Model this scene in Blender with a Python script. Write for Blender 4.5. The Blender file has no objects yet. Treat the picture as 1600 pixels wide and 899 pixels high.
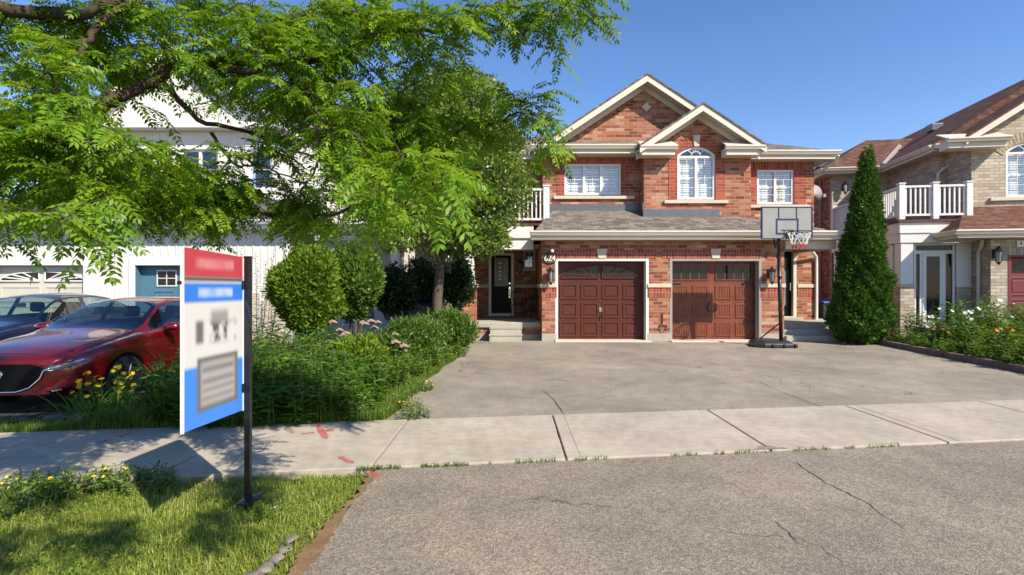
import bpy, bmesh, math, random
import numpy as np
from mathutils import Vector, Matrix, geometry
from mathutils.bvhtree import BVHTree
random.seed(7)
rng = np.random.default_rng(7)
scene = bpy.context.scene
COL = scene.collection
R = math.radians
F = 820.0                      # focal length in pixels of the 1600-wide photograph
CAMH = 1.6

def at(px, py, d):             # a measured point of the photograph, at its distance d from the lens
    return Vector(((px-800)*d/F, d, CAMH-(py-449.5)*d/F))
def XZ(px, py, d):
    v = at(px, py, d); return v.x, v.z
def gz(y):                     # the plots rise a little from the pavement to the houses
    return 0.115*min(max((y-6.6)/7.4, 0), 1)

# ------------------------------------------------------------------ materials
class NT:
    def __init__(s, name):
        s.m = bpy.data.materials.new(name); s.m.use_nodes = True
        s.t = s.m.node_tree; s.t.nodes.clear()
        s.out = s.t.nodes.new('ShaderNodeOutputMaterial')
    def n(s, typ, **kw):
        nd = s.t.nodes.new('ShaderNode'+typ)
        for k, v in kw.items():
            if k in nd.inputs.keys() if isinstance(k, str) else False: nd.inputs[k].default_value = v
            else: setattr(nd, k, v)
        return nd
    def l(s, a, b): s.t.links.new(a, b)
    def tex(s): return s.n('TexCoord')
    def noise(s, vec, scale, detail=4, rough=.55):
        nd = s.n('TexNoise'); nd.inputs['Scale'].default_value = scale; nd.inputs['Detail'].default_value = detail
        nd.inputs['Roughness'].default_value = rough
        if vec is not None: s.l(vec, nd.inputs['Vector'])
        return nd.outputs['Fac']
    def ramp(s, fac, stops, interp='LINEAR'):
        nd = s.n('ValToRGB'); cr = nd.color_ramp; cr.interpolation = interp
        while len(cr.elements) < len(stops): cr.elements.new(.5)
        for e, (p, c) in zip(cr.elements, stops):
            e.position = p; e.color = (*c, 1) if len(c) == 3 else c
        s.l(fac, nd.inputs['Fac']); return nd.outputs['Color']
    def mix(s, fac, a, b, blend='MIX'):
        nd = s.n('Mix', data_type='RGBA', blend_type=blend)
        for sock, v in ((nd.inputs[0], fac), (nd.inputs[6], a), (nd.inputs[7], b)):
            if hasattr(v, 'is_linked'): s.l(v, sock)
            elif isinstance(v, (int, float)): sock.default_value = v
            else: sock.default_value = (*v, 1)
        return nd.outputs[2]
    def math(s, op, a, b=0.0, c=None, clamp=False):
        nd = s.n('Math', operation=op, use_clamp=clamp)
        for i, v in enumerate((a, b, c)):
            if v is None: continue
            if hasattr(v, 'is_linked'): s.l(v, nd.inputs[i])
            else: nd.inputs[i].default_value = v
        return nd.outputs[0]
    def bump(s, h, strength=.3, dist=.01):
        nd = s.n('Bump'); nd.inputs['Strength'].default_value = strength; nd.inputs['Distance'].default_value = dist
        s.l(h, nd.inputs['Height']); return nd.outputs['Normal']
    def bsdf(s, col, rough=.7, spec=.3, metal=0, normal=None, **kw):
        b = s.n('BsdfPrincipled')
        if hasattr(col, 'is_linked'): s.l(col, b.inputs['Base Color'])
        else: b.inputs['Base Color'].default_value = (*col, 1)
        if hasattr(rough, 'is_linked'): s.l(rough, b.inputs['Roughness'])
        else: b.inputs['Roughness'].default_value = rough
        b.inputs['Specular IOR Level'].default_value = spec; b.inputs['Metallic'].default_value = metal
        for k, v in kw.items(): b.inputs[k.replace('_', ' ')].default_value = v
        if normal is not None: s.l(normal, b.inputs['Normal'])
        return b.outputs[0]
    def done(s, sh): s.l(sh, s.out.inputs['Surface']); return s.m

def m_plain(name, col, rough=.6, spec=.3, metal=0, var=.12, scale=6, bump=0, **kw):
    t = NT(name); tc = t.tex()
    f = t.noise(tc.outputs['Object'], scale, 6)
    f2 = t.noise(tc.outputs['Object'], scale*9, 3)
    c = t.ramp(f, [(.3, [x*(1-var) for x in col]), (.7, [min(1, x*(1+var)) for x in col])])
    c = t.mix(.35*min(1, var*4), c, t.ramp(f2, [(.35, [x*(1-var) for x in col]), (.65, [min(1, x*(1+var)) for x in col])]))
    nm = t.bump(f2, bump, .004) if bump else None
    return t.done(t.bsdf(c, rough, spec, metal, nm, **kw))

def m_brick(name, stops, mortar, bw=.27, rh=.092, mw=.010, offset=.5, soldier=False, dirt=.25):
    t = NT(name); tc = t.tex()
    vec = tc.outputs['UV']
    if soldier:
        mp = t.n('Mapping'); mp.inputs['Rotation'].default_value = (0, 0, R(90)); t.l(vec, mp.inputs['Vector']); vec = mp.outputs[0]
    # slight wobble of the joints
    nz = t.n('TexNoise'); nz.inputs['Scale'].default_value = 3.0; t.l(vec, nz.inputs['Vector'])
    wob = t.n('VectorMath', operation='SCALE'); wob.inputs['Scale'].default_value = .006; t.l(nz.outputs['Color'], wob.inputs[0])
    add = t.n('VectorMath', operation='ADD'); t.l(vec, add.inputs[0]); t.l(wob.outputs[0], add.inputs[1])
    b = t.n('TexBrick', offset=offset); t.l(add.outputs[0], b.inputs['Vector'])
    b.inputs['Color1'].default_value = (0, 0, 0, 1); b.inputs['Color2'].default_value = (1, 1, 1, 1); b.inputs['Mortar'].default_value = (.5, .5, .5, 1)
    b.inputs['Scale'].default_value = 1; b.inputs['Mortar Size'].default_value = mw; b.inputs['Mortar Smooth'].default_value = .25
    b.inputs['Brick Width'].default_value = bw; b.inputs['Row Height'].default_value = rh; b.inputs['Bias'].default_value = 0
    c = t.ramp(b.outputs['Color'], stops)
    grain = t.noise(vec, 60, 4); big = t.noise(vec, .9, 5)
    c = t.mix(.35, c, t.ramp(grain, [(.3, (.25, .25, .25)), (.7, (.75, .75, .75))]), 'OVERLAY')
    c = t.mix(dirt, c, t.ramp(big, [(.3, (.3, .3, .3)), (.7, (.7, .7, .7))]), 'OVERLAY')
    c = t.mix(b.outputs['Fac'], c, mortar)
    h = t.math('SUBTRACT', t.math('MULTIPLY', grain, .25), b.outputs['Fac'])
    return t.done(t.bsdf(c, .85, .2, 0, t.bump(h, .6, .008)))

def m_shingle(name, stops):
    t = NT(name); tc = t.tex(); vec = tc.outputs['UV']
    b = t.n('TexBrick', offset=.37, offset_frequency=2); t.l(vec, b.inputs['Vector'])
    b.inputs['Color1'].default_value = (0, 0, 0, 1); b.inputs['Color2'].default_value = (1, 1, 1, 1); b.inputs['Mortar'].default_value = (.1, .1, .1, 1)
    b.inputs['Scale'].default_value = 1; b.inputs['Mortar Size'].default_value = .006; b.inputs['Mortar Smooth'].default_value = .3
    b.inputs['Brick Width'].default_value = .21; b.inputs['Row Height'].default_value = .125
    g = t.noise(vec, 120, 3); big = t.noise(vec, 1.3, 5)
    v = t.math('ADD', t.math('MULTIPLY', b.outputs['Color'], .55), t.math('MULTIPLY', g, .45))
    v = t.math('ADD', t.math('MULTIPLY', v, .8), t.math('MULTIPLY', big, .2))
    c = t.ramp(v, stops)
    c = t.mix(t.math('MULTIPLY', b.outputs['Fac'], .7), c, [x*.45 for x in stops[0][1]])
    return t.done(t.bsdf(c, .9, .15, 0, t.bump(t.math('SUBTRACT', g, b.outputs['Fac']), .5, .008)))

def m_leaf(name, dark, mid, light, trans=.38, rough=.45, spec=.35, yellow=(1.45, 1.3, .6)):
    t = NT(name)
    a = t.n('Attribute', attribute_name='tint')
    c = t.ramp(a.outputs['Fac'], [(0, dark), (.5, mid), (1, light)])
    p = t.bsdf(c, rough, spec)
    tr = t.n('BsdfTranslucent')
    t.l(t.mix(1.0, c, yellow, 'MULTIPLY'), tr.inputs['Color'])
    mx = t.n('MixShader'); mx.inputs[0].default_value = trans
    t.l(p, mx.inputs[1]); t.l(tr.outputs[0], mx.inputs[2])
    return t.done(mx.outputs[0])

def m_asphalt(name, lo, mid, hi, scale=1.0, stain=.5, crack=.6):
    t = NT(name); tc = t.tex(); v = tc.outputs['Object']
    vo = t.n('TexVoronoi', feature='F1'); vo.inputs['Scale'].default_value = 95*scale; t.l(v, vo.inputs['Vector'])
    st = t.n('SeparateColor'); t.l(vo.outputs['Color'], st.inputs[0])
    vo2 = t.n('TexVoronoi', feature='F1'); vo2.inputs['Scale'].default_value = 38*scale; t.l(v, vo2.inputs['Vector'])
    s2 = t.n('SeparateColor'); t.l(vo2.outputs['Color'], s2.inputs[0])
    mixv = t.math('ADD', t.math('MULTIPLY', st.outputs[0], .6), t.math('MULTIPLY', s2.outputs[0], .4))
    c = t.ramp(mixv, [(.12, lo), (.5, mid), (.88, hi)])
    big = t.noise(v, .55, 6, .6); med = t.noise(v, 3.1, 5)
    c = t.mix(stain, c, t.ramp(big, [(.32, (.33, .33, .33)), (.68, (.66, .65, .63))]), 'OVERLAY')
    c = t.mix(stain*.7, c, t.ramp(med, [(.3, (.36, .36, .36)), (.7, (.62, .62, .61))]), 'OVERLAY')
    # dark oil spots and a few hairline cracks
    oil = t.noise(v, 1.15, 2, .4)
    c = t.mix(t.math('MULTIPLY', t.ramp(oil, [(.70, (0, 0, 0)), (.80, (1, 1, 1))]), .45), c, [x*.5 for x in mid])
    nz = t.n('TexNoise'); nz.inputs['Scale'].default_value = 1.6; nz.inputs['Detail'].default_value = 5; t.l(v, nz.inputs['Vector'])
    sc = t.n('VectorMath', operation='SCALE'); sc.inputs['Scale'].default_value = .9; t.l(nz.outputs['Color'], sc.inputs[0])
    ad = t.n('VectorMath', operation='ADD'); t.l(v, ad.inputs[0]); t.l(sc.outputs[0], ad.inputs[1])
    cr = t.n('TexVoronoi', feature='DISTANCE_TO_EDGE'); cr.inputs['Scale'].default_value = .42; t.l(ad.outputs[0], cr.inputs['Vector'])
    line = t.math('LESS_THAN', cr.outputs['Distance'], .0032)
    mask = t.ramp(t.noise(v, .35, 3), [(.50, (0, 0, 0)), (.56, (1, 1, 1))])
    c = t.mix(t.math('MULTIPLY', t.math('MULTIPLY', line, mask), crack), c, [x*.35 for x in lo])
    return t.done(t.bsdf(c, .85, .25, 0, t.bump(t.math('ADD', vo.outputs['Distance'], t.math('MULTIPLY', st.outputs[0], .5)), .55, .006)))

def m_concrete(name, col, rough=.85, dirt=.35):
    t = NT(name); tc = t.tex(); v = tc.outputs['Object']
    a = t.noise(v, 1.1, 7, .62); b = t.noise(v, 9, 5); g = t.noise(v, 160, 2)
    c = t.mix(dirt, col, t.ramp(a, [(.3, [x*.62 for x in col]), (.7, [min(1, x*1.25) for x in col])]))
    c = t.mix(dirt*.8, c, t.ramp(b, [(.3, (.35, .35, .34)), (.7, (.62, .62, .62))]), 'OVERLAY')
    c = t.mix(.25, c, t.ramp(g, [(.3, (.3, .3, .3)), (.7, (.7, .7, .7))]), 'OVERLAY')
    return t.done(t.bsdf(c, rough, .25, 0, t.bump(g, .25, .003)))

def m_glass(name, tint=(.75, .82, .88), refl=.18, rough=.02):
    t = NT(name)
    tr = t.n('BsdfTransparent'); tr.inputs[0].default_value = (*tint, 1)
    gl = t.n('BsdfGlossy'); gl.inputs['Roughness'].default_value = rough
    gl.inputs['Color'].default_value = (.95, .97, 1, 1)
    ge = t.n('NewGeometry'); dt = t.n('VectorMath', operation='DOT_PRODUCT'); t.l(ge.outputs['Normal'], dt.inputs[0]); t.l(ge.outputs['Incoming'], dt.inputs[1])
    sch = t.math('POWER', t.math('SUBTRACT', 1, t.math('ABSOLUTE', dt.outputs['Value'])), 5)      # same from both sides of the pane
    fac = t.math('ADD', t.math('MULTIPLY', sch, .93), .045+refl, clamp=True)
    mx = t.n('MixShader'); t.l(fac, mx.inputs[0]); t.l(tr.outputs[0], mx.inputs[1]); t.l(gl.outputs[0], mx.inputs[2])
    return t.done(mx.outputs[0])

def m_wood(name, dark, light):
    t = NT(name); tc = t.tex()
    mp = t.n('Mapping'); mp.inputs['Scale'].default_value = (14, 14, 1.1); t.l(tc.outputs['Object'], mp.inputs['Vector'])
    f = t.noise(mp.outputs[0], 3.5, 6, .6); f2 = t.noise(tc.outputs['Object'], 2.2, 3)
    v = t.math('ADD', t.math('MULTIPLY', f, .75), t.math('MULTIPLY', f2, .25))
    c = t.ramp(v, [(.32, dark), (.5, [(a+b)/2 for a, b in zip(dark, light)]), (.68, light)])
    return t.done(t.bsdf(c, .45, .4, 0, t.bump(f, .2, .002)))

def m_paint(name, col, flake=.35):
    t = NT(name)
    return t.done(t.bsdf(col, 0.32, .5, .45, None, Coat_Weight=1.0, Coat_Roughness=.03))

def m_bark(name, lo, hi):
    t = NT(name); tc = t.tex()
    mp = t.n('Mapping'); mp.inputs['Scale'].default_value = (1, 1, .25); t.l(tc.outputs['Object'], mp.inputs['Vector'])
    f = t.noise(mp.outputs[0], 45, 6, .65)
    return t.done(t.bsdf(t.ramp(f, [(.3, lo), (.7, hi)]), .9, .15, 0, t.bump(f, .8, .01)))

def m_soil(name, stops, scale=5):
    t = NT(name); tc = t.tex(); v = tc.outputs['Object']
    f = t.noise(v, scale, 8, .65); g = t.noise(v, scale*18, 3)
    x = t.math('ADD', t.math('MULTIPLY', f, .65), t.math('MULTIPLY', g, .35))
    return t.done(t.bsdf(t.ramp(x, stops), .95, .1, 0, t.bump(g, .6, .01)))

ORANGE = [(0, (.15, .050, .032)), (.2, (.24, .073, .040)), (.48, (.325, .108, .056)), (.72, (.365, .148, .082)), (.9, (.42, .215, .13)), (1, (.47, .30, .20))]
REDB = [(0, (.20, .042, .026)), (.5, (.30, .066, .038)), (1, (.37, .100, .056))]
M = {}
M['brick'] = m_brick('orange red mixed brick', ORANGE, (.29, .215, .165))
M['soldier'] = m_brick('red soldier brick', REDB, (.33, .20, .15), bw=.27, rh=.085, offset=0, soldier=True)
M['redbrick'] = m_brick('red trim brick', REDB, (.33, .17, .12), dirt=.15)
M['tanbrick'] = m_brick('tan brick', [(0, (.32, .26, .195)), (.5, (.44, .37, .28)), (1, (.52, .45, .35))], (.28, .235, .18))
M['tansoldier'] = m_brick('tan soldier brick', [(0, (.30, .24, .16)), (.5, (.40, .33, .23)), (1, (.48, .41, .30))], (.26, .22, .17), offset=0, soldier=True)
M['tanbase'] = m_brick('cream horizontal boards', [(0, (.50, .44, .34)), (1, (.56, .50, .40))], (.25, .21, .16), bw=3.0, rh=.15, mw=.006)
M['shingle'] = m_shingle('grey brown shingles', [(.2, (.085, .072, .064)), (.5, (.16, .135, .115)), (.8, (.25, .215, .185))])
M['shingle_brown'] = m_shingle('brown shingles', [(.2, (.075, .036, .026)), (.5, (.13, .062, .043)), (.8, (.20, .105, .075))])
M['shingle_dark'] = m_shingle('slate grey shingles', [(.2, (.05, .05, .055)), (.5, (.10, .10, .105)), (.8, (.17, .17, .17))])
M['stone'] = m_concrete('cast stone', (.56, .49, .39), dirt=.2)
M['concrete'] = m_concrete('step concrete', (.40, .37, .31))
M['sidewalk'] = m_concrete('pavement concrete', (.40, .345, .275), dirt=.5)
M['found'] = m_concrete('foundation concrete', (.38, .34, .28))
M['asphalt'] = m_asphalt('worn driveway asphalt', (.20, .173, .139), (.27, .234, .188), (.335, .292, .236), 1.6, .66, .7)
M['apron'] = m_asphalt('coarse worn asphalt', (.15, .125, .097), (.23, .194, .152), (.36, .307, .243), 1.45, .62, .6)
M['dark_asphalt'] = m_asphalt('dark sealed asphalt', (.02, .02, .022), (.04, .04, .043), (.08, .08, .08), 1.0, .3, .3)
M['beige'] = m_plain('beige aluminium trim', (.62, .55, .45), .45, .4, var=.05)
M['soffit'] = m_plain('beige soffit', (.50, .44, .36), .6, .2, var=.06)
M['white'] = m_plain('white painted trim', (.70, .68, .65), .4, .4, var=.04)
M['siding'] = m_plain('white siding', (.67, .645, .60), .55, .3, var=.05)
M['greytrim'] = m_plain('grey taupe metal trim', (.30, .27, .24), .5, .4, var=.06)
M['flash'] = m_plain('dark flashing metal', (.12, .12, .13), .45, .5, metal=.4)
M['maroon'] = m_plain('maroon painted steel', (.088, .025, .016), .45, .22, var=.06, scale=3)
M['deck'] = m_plain('dark red brown deck edge', (.13, .045, .035), .6, .2)
M['maroon2'] = m_plain('faded maroon paint', (.17, .034, .034), .45, .4, var=.06)
M['wood'] = m_wood('stained mahogany', (.075, .017, .008), (.25, .066, .025))
M['creamdoor'] = m_plain('cream painted steel', (.55, .51, .43), .45, .4, var=.05)
M['bluedoor'] = m_plain('teal blue painted wood', (.075, .17, .235), .45, .4, var=.08)
M['black'] = m_plain('black painted steel', (.012, .012, .014), .35, .5, var=.2)
M['blackdoor'] = m_plain('black door paint', (.006, .006, .007), .4, .12, var=.2)
M['plastic'] = m_plain('black moulded plastic', (.022, .023, .026), .45, .5, var=.2, bump=.2)
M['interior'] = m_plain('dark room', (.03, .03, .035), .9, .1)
M['blind'] = m_plain('white blinds', (.90, .88, .84), .6, .2, var=.03)
M['glass'] = m_glass('window glass', (.94, .95, .95), .03)
M['darkglass'] = m_plain('dark window glass', (.010, .014, .018), .04, .25, var=.3, scale=2)
M['frost'] = m_plain('frosted door glass', (.20, .25, .21), .2, .3, var=.45, scale=14)
M['carglass'] = m_glass('tinted car glass', (.60, .72, .70), .06)
M['redpaint'] = m_paint('deep red car paint', (.15, .002, .007))
M['bluepaint'] = m_paint('dark navy car paint', (.010, .014, .035))
M['chrome'] = m_plain('bright chrome', (.75, .75, .77), .12, .5, metal=1, var=.02)
M['rubber'] = m_plain('tyre rubber', (.015, .015, .016), .8, .3)
M['alloy'] = m_plain('alloy wheel metal', (.28, .28, .30), .3, .5, metal=1)
M['lamp'] = m_plain('clear lamp plastic', (.42, .45, .48), .08, .8, metal=.5, var=.3, scale=20)
M['lampdark'] = m_plain('dark lamp housing', (.03, .032, .036), .1, .8)
M['amber'] = m_plain('amber lens', (.55, .16, .03), .15, .7)
M['tailred'] = m_plain('red lamp lens', (.20, .01, .012), .12, .7)
M['seat'] = m_plain('dark car upholstery', (.025, .026, .03), .8, .2)
M['grille'] = m_plain('black grille mesh', (.004, .004, .005), .5, .1, var=.3, scale=60)
M['acrylic'] = m_plain('milky acrylic', (.27, .265, .24), .25, .5, var=.08, scale=3)
M['boardblue'] = m_plain('navy board print', (.012, .028, .10), .4, .4)
M['rimblack'] = m_plain('dark hoop steel', (.02, .018, .018), .4, .5)
M['netwhite'] = m_plain('white net cord', (.75, .73, .70), .8, .2)
M['netred'] = m_plain('red net cord', (.55, .03, .03), .8, .2)
M['binblue'] = m_plain('blue bin plastic', (.02, .07, .24), .4, .4)
M['bingrey'] = m_plain('grey bin plastic', (.045, .047, .05), .5, .4)
M['dish'] = m_plain('grey dish metal', (.30, .27, .25), .5, .4)
M['plaque'] = m_plain('tan plaque', (.15, .11, .065), .5, .3)
M['plaquerim'] = m_plain('dark bronze rim', (.035, .024, .016), .4, .5)
M['cream'] = m_plain('cream digits', (.80, .76, .66), .5, .3, var=.03)
M['graydigit'] = m_plain('dark metal digits', (.06, .055, .05), .4, .5)
def m_spray():
    t = NT('worn red spray paint'); tc = t.tex(); f = t.noise(tc.outputs['Object'], 38, 5, .7); tr = t.n('BsdfTransparent'); mx = t.n('MixShader')
    t.l(t.ramp(f, [(.40, (.05, .05, .05)), (.58, (.92, .92, .92))]), mx.inputs[0]); t.l(tr.outputs[0], mx.inputs[1]); t.l(t.bsdf((.55, .10, .09), .85, .15), mx.inputs[2]); return t.done(mx.outputs[0])
M['spray'] = m_spray()
M['bark'] = m_bark('honey locust bark', (.030, .022, .017), (.105, .072, .050))
M['bark2'] = m_bark('brown tree bark', (.05, .038, .03), (.16, .12, .09))
M['stem'] = m_plain('green stem', (.07, .12, .03), .7, .2)
M['rock'] = m_concrete('field stone', (.20, .172, .14), dirt=.6)
M['edge'] = m_concrete('weathered kerb stone', (.17, .12, .10), dirt=.6)
M['soil'] = m_soil('bed soil', [(.3, (.022, .015, .010)), (.7, (.075, .052, .034))])
M['dirt'] = m_soil('dry orange dirt', [(.3, (.10, .062, .034)), (.5, (.20, .125, .068)), (.7, (.30, .20, .115))])
M['turf'] = m_soil('turf base', [(.3, (.06, .08, .018)), (.55, (.13, .15, .036)), (.75, (.24, .21, .09))], 4)
M['l_locust'] = m_leaf('locust leaves', (.062, .155, .010), (.135, .27, .017), (.245, .365, .028), .48)
M['l_locust_new'] = m_leaf('fresh locust leaves', (.10, .24, .016), (.165, .31, .022), (.25, .37, .032), .45)
M['l_pear'] = m_leaf('small tree leaves', (.065, .13, .020), (.135, .21, .034), (.24, .31, .07), .32, .4, .45)
M['l_cedar'] = m_leaf('deep green cedar sprays', (.025, .075, .011), (.058, .138, .018), (.11, .21, .030), .25, .6, .2)
M['l_globe'] = m_leaf('yellow green cedar sprays', (.070, .135, .010), (.125, .205, .016), (.20, .275, .026), .25, .6, .2)
M['l_juni'] = m_leaf('bright green shrub leaves', (.050, .105, .016), (.095, .175, .026), (.16, .24, .04), .3)
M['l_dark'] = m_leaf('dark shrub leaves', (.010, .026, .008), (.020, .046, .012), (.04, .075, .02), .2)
M['l_peren'] = m_leaf('perennial leaves', (.035, .10, .012), (.085, .195, .022), (.17, .28, .036), .38)
M['l_mix'] = m_leaf('meadow plant leaves', (.06, .13, .018), (.12, .21, .03), (.20, .29, .055), .35)
M['l_grass'] = m_leaf('lawn grass', (.14, .225, .022), (.28, .35, .048), (.48, .46, .17), .4, .5, .3, (1.3, 1.2, .7))
M['l_weed'] = m_leaf('weed grass', (.06, .125, .014), (.115, .20, .026), (.20, .26, .05), .3)
M['p_yellow'] = m_plain('yellow petals', (.78, .52, .02), .6, .2, var=.1)
M['p_white'] = m_plain('white petals', (.78, .77, .70), .6, .2, var=.08)
M['p_orange'] = m_plain('orange petals', (.75, .20, .03), .6, .2, var=.12)
M['p_pink'] = m_plain('dusty pink flower heads', (.30, .215, .165), .7, .2, var=.25, scale=30)

def m_sign():
    t = NT('printed sign board'); tc = t.tex()
    sp = t.n('SeparateXYZ'); t.l(tc.outputs['UV'], sp.inputs[0])
    u, v = sp.outputs[0], sp.outputs[1]
    def sm(x, a, b):
        nd = t.n('MapRange', interpolation_type='SMOOTHSTEP'); t.l(x, nd.inputs[0])
        nd.inputs[1].default_value = a; nd.inputs[2].default_value = b; return nd.outputs[0]
    def band(x, a, b, s=.012): return t.math('MULTIPLY', sm(x, a-s, a+s), t.math('SUBTRACT', 1, sm(x, b-s, b+s)))
    def rect(a, b, c, d, s=.02): return t.math('MULTIPLY', band(u, a, b, s*1.6), band(v, c, d, s))
    nz = t.n('TexNoise'); nz.inputs['Scale'].default_value = 7; nz.inputs['Detail'].default_value = 2; t.l(tc.outputs['UV'], nz.inputs['Vector'])
    n1 = nz.outputs['Fac']
    c = t.mix(1.0, (.55, .54, .53), (.55, .54, .53))
    c = t.mix(sm(v, .835, .86), c, (.42, .05, .07))
    c = t.mix(t.math('MULTIPLY', rect(.18, .82, .90, .955, .02), t.math('MULTIPLY', n1, .9)), c, (.62, .34, .35))
    c = t.mix(rect(-1, 2, .825, .85, .016), c, (.06, .045, .05))
    c = t.mix(rect(-1, 2, .705, .815, .014), c, (.03, .17, .62))
    c = t.mix(t.math('MULTIPLY', rect(.22, .80, .735, .785, .016), t.math('MULTIPLY', n1, 1.1, clamp=True)), c, (.55, .62, .78))
    # dark picture block (a row of roofs) in the white field
    c = t.mix(t.math('MULTIPLY', rect(.18, .30, .47, .60, .022), .85), c, (.05, .05, .05))
    c = t.mix(t.math('MULTIPLY', rect(.33, .88, .47, .59, .03), t.math('MULTIPLY', sm(nz.outputs['Fac'], .38, .62), .95)), c, (.06, .06, .06))
    c = t.mix(t.math('MULTIPLY', rect(.42, .72, .58, .655, .03), .62), c, (.08, .08, .08))
    # blue lower corners
    low = t.math('SUBTRACT', 1, sm(v, .325, .36))
    c = t.mix(low, c, (.045, .20, .62))
    c = t.mix(rect(.20, .90, .08, .39, .016), c, (.13, .125, .12))
    c = t.mix(rect(.26, .84, .11, .36, .022), c, (.33, .32, .31))
    for a, b in ((.30, .33), (.235, .26), (.19, .205), (.14, .155)):
        c = t.mix(t.math('MULTIPLY', rect(.28, .82, a, b, .02), .75), c, (.12, .115, .11))
    return t.done(t.bsdf(c, .4, .35))
M['sign'] = m_sign()
# ------------------------------------------------------------------ builders
XF = {}            # object name -> matrix taking scene/plan coordinates into the thing's own frame
def ident(p): return p
class MB:
    def __init__(s): s.v = []; s.f = []
    def add(s, vs, fs):
        o = len(s.v); s.v += [tuple(p) for p in vs]; s.f += [tuple(i+o for i in f) for f in fs]; return s
    def box(s, x0, x1, y0, y1, z0, z1):
        return s.add([(x0,y0,z0),(x1,y0,z0),(x1,y1,z0),(x0,y1,z0),(x0,y0,z1),(x1,y0,z1),(x1,y1,z1),(x0,y1,z1)],
                     [(0,3,2,1),(4,5,6,7),(0,1,5,4),(1,2,6,5),(2,3,7,6),(3,0,4,7)])
    def hexa(s, b, t):          # any 4 bottom + 4 top points
        return s.add(list(b)+list(t), [(0,3,2,1),(4,5,6,7),(0,1,5,4),(1,2,6,5),(2,3,7,6),(3,0,4,7)])
    def slab(s, pts, th):       # planar polygon thickened downwards
        n = len(pts); lo = [(p[0],p[1],p[2]-th) for p in pts]
        return s.add(list(pts)+lo, [tuple(range(n)), tuple(range(2*n-1, n-1, -1))]+[(i, n+i, n+(i+1)%n, (i+1)%n) for i in range(n)])
    def prism(s, pts, vec):
        n = len(pts); hi = [tuple(Vector(p)+Vector(vec)) for p in pts]
        return s.add(list(pts)+hi, [tuple(range(n-1,-1,-1)), tuple(range(n,2*n))]+[(i,(i+1)%n,n+(i+1)%n,n+i) for i in range(n)])
    def panel(s, outer, holes, w0, w1, fn=lambda u,v,w: (u,w,v)):
        loops = [outer]+list(holes)
        flat = [p for l in loops for p in l]
        tris = geometry.tessellate_polygon([[Vector((p[0],p[1],0)) for p in l] for l in loops])
        n = len(flat); o = len(s.v)
        s.v += [tuple(fn(p[0],p[1],w0)) for p in flat]+[tuple(fn(p[0],p[1],w1)) for p in flat]
        for t in tris:
            s.f.append(tuple(o+i for i in t)); s.f.append(tuple(o+n+i for i in reversed(t)))
        k = 0
        for l in loops:
            m = len(l)
            for i in range(m): s.f.append((o+k+i, o+k+(i+1)%m, o+n+k+(i+1)%m, o+n+k+i))
            k += m
        return s
    def tube(s, path, rad, n=8, cap=True):
        path = [Vector(p) for p in path]; m = len(path)
        if not hasattr(rad, '__len__'): rad = [rad]*m
        o = len(s.v); ref = None
        for i, p in enumerate(path):
            t = (path[min(i+1,m-1)]-path[max(i-1,0)])
            if t.length < 1e-9: t = Vector((0,0,1))
            t.normalize()
            if ref is None: ref = t.orthogonal().normalized()
            a = (ref-t*ref.dot(t));
            a = a.normalized() if a.length > 1e-6 else t.orthogonal().normalized()
            ref = a; b = t.cross(a)
            for k in range(n):
                an = 2*math.pi*k/n
                s.v.append(tuple(p+(a*math.cos(an)+b*math.sin(an))*rad[i]))
        for i in range(m-1):
            for k in range(n):
                s.f.append((o+i*n+k, o+i*n+(k+1)%n, o+(i+1)*n+(k+1)%n, o+(i+1)*n+k))
        if cap:
            s.f.append(tuple(o+k for k in range(n-1,-1,-1))); s.f.append(tuple(o+(m-1)*n+k for k in range(n)))
        return s
    def lathe(s, prof, c=(0,0,0), axis='z', n=20):
        o = len(s.v); m = len(prof)
        for r, h in prof:
            for k in range(n):
                a = 2*math.pi*k/n; x, y = r*math.cos(a), r*math.sin(a)
                q = {'z': (x,y,h), 'y': (x,h,y), 'x': (h,x,y)}[axis]
                s.v.append((c[0]+q[0], c[1]+q[1], c[2]+q[2]))
        for i in range(m-1):
            for k in range(n): s.f.append((o+i*n+k, o+i*n+(k+1)%n, o+(i+1)*n+(k+1)%n, o+(i+1)*n+k))
        s.f.append(tuple(o+k for k in range(n))); s.f.append(tuple(o+(m-1)*n+k for k in range(n-1,-1,-1)))
        return s
    def build(s, name, mat, parent=None, smooth=False, bevel=0, weld=False):
        me = bpy.data.meshes.new(name)
        T = XF.get(parent.name) if parent else None
        vs = [T @ Vector(p) for p in s.v] if T is not None else s.v
        me.from_pydata([tuple(p) for p in vs], [], s.f)
        bm = bmesh.new(); bm.from_mesh(me)
        if weld: bmesh.ops.remove_doubles(bm, verts=bm.verts, dist=1e-5)
        bmesh.ops.recalc_face_normals(bm, faces=bm.faces)
        uv = bm.loops.layers.uv.new('UVMap')
        for f in bm.faces:
            nx, ny, nz = (abs(c) for c in f.normal)
            f.smooth = smooth
            for l in f.loops:
                x, y, z = l.vert.co
                l[uv].uv = (y, z) if nx >= ny and nx > nz else ((x, z) if ny > nz*.999 else ((y, x*1.2) if nx > ny+.1 else (x, y*1.12)))
        bm.to_mesh(me); bm.free()
        me.materials.append(M[mat] if isinstance(mat, str) else mat)
        o = bpy.data.objects.new(name, me); COL.objects.link(o)
        if parent: o.parent = parent; XF[o.name] = XF.get(parent.name) or Matrix()
        else: XF[o.name] = Matrix()
        if bevel:
            b = o.modifiers.new('soft edges', 'BEVEL'); b.width = bevel; b.segments = 2; b.limit_method = 'ANGLE'; b.angle_limit = R(40)
        return o

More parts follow.
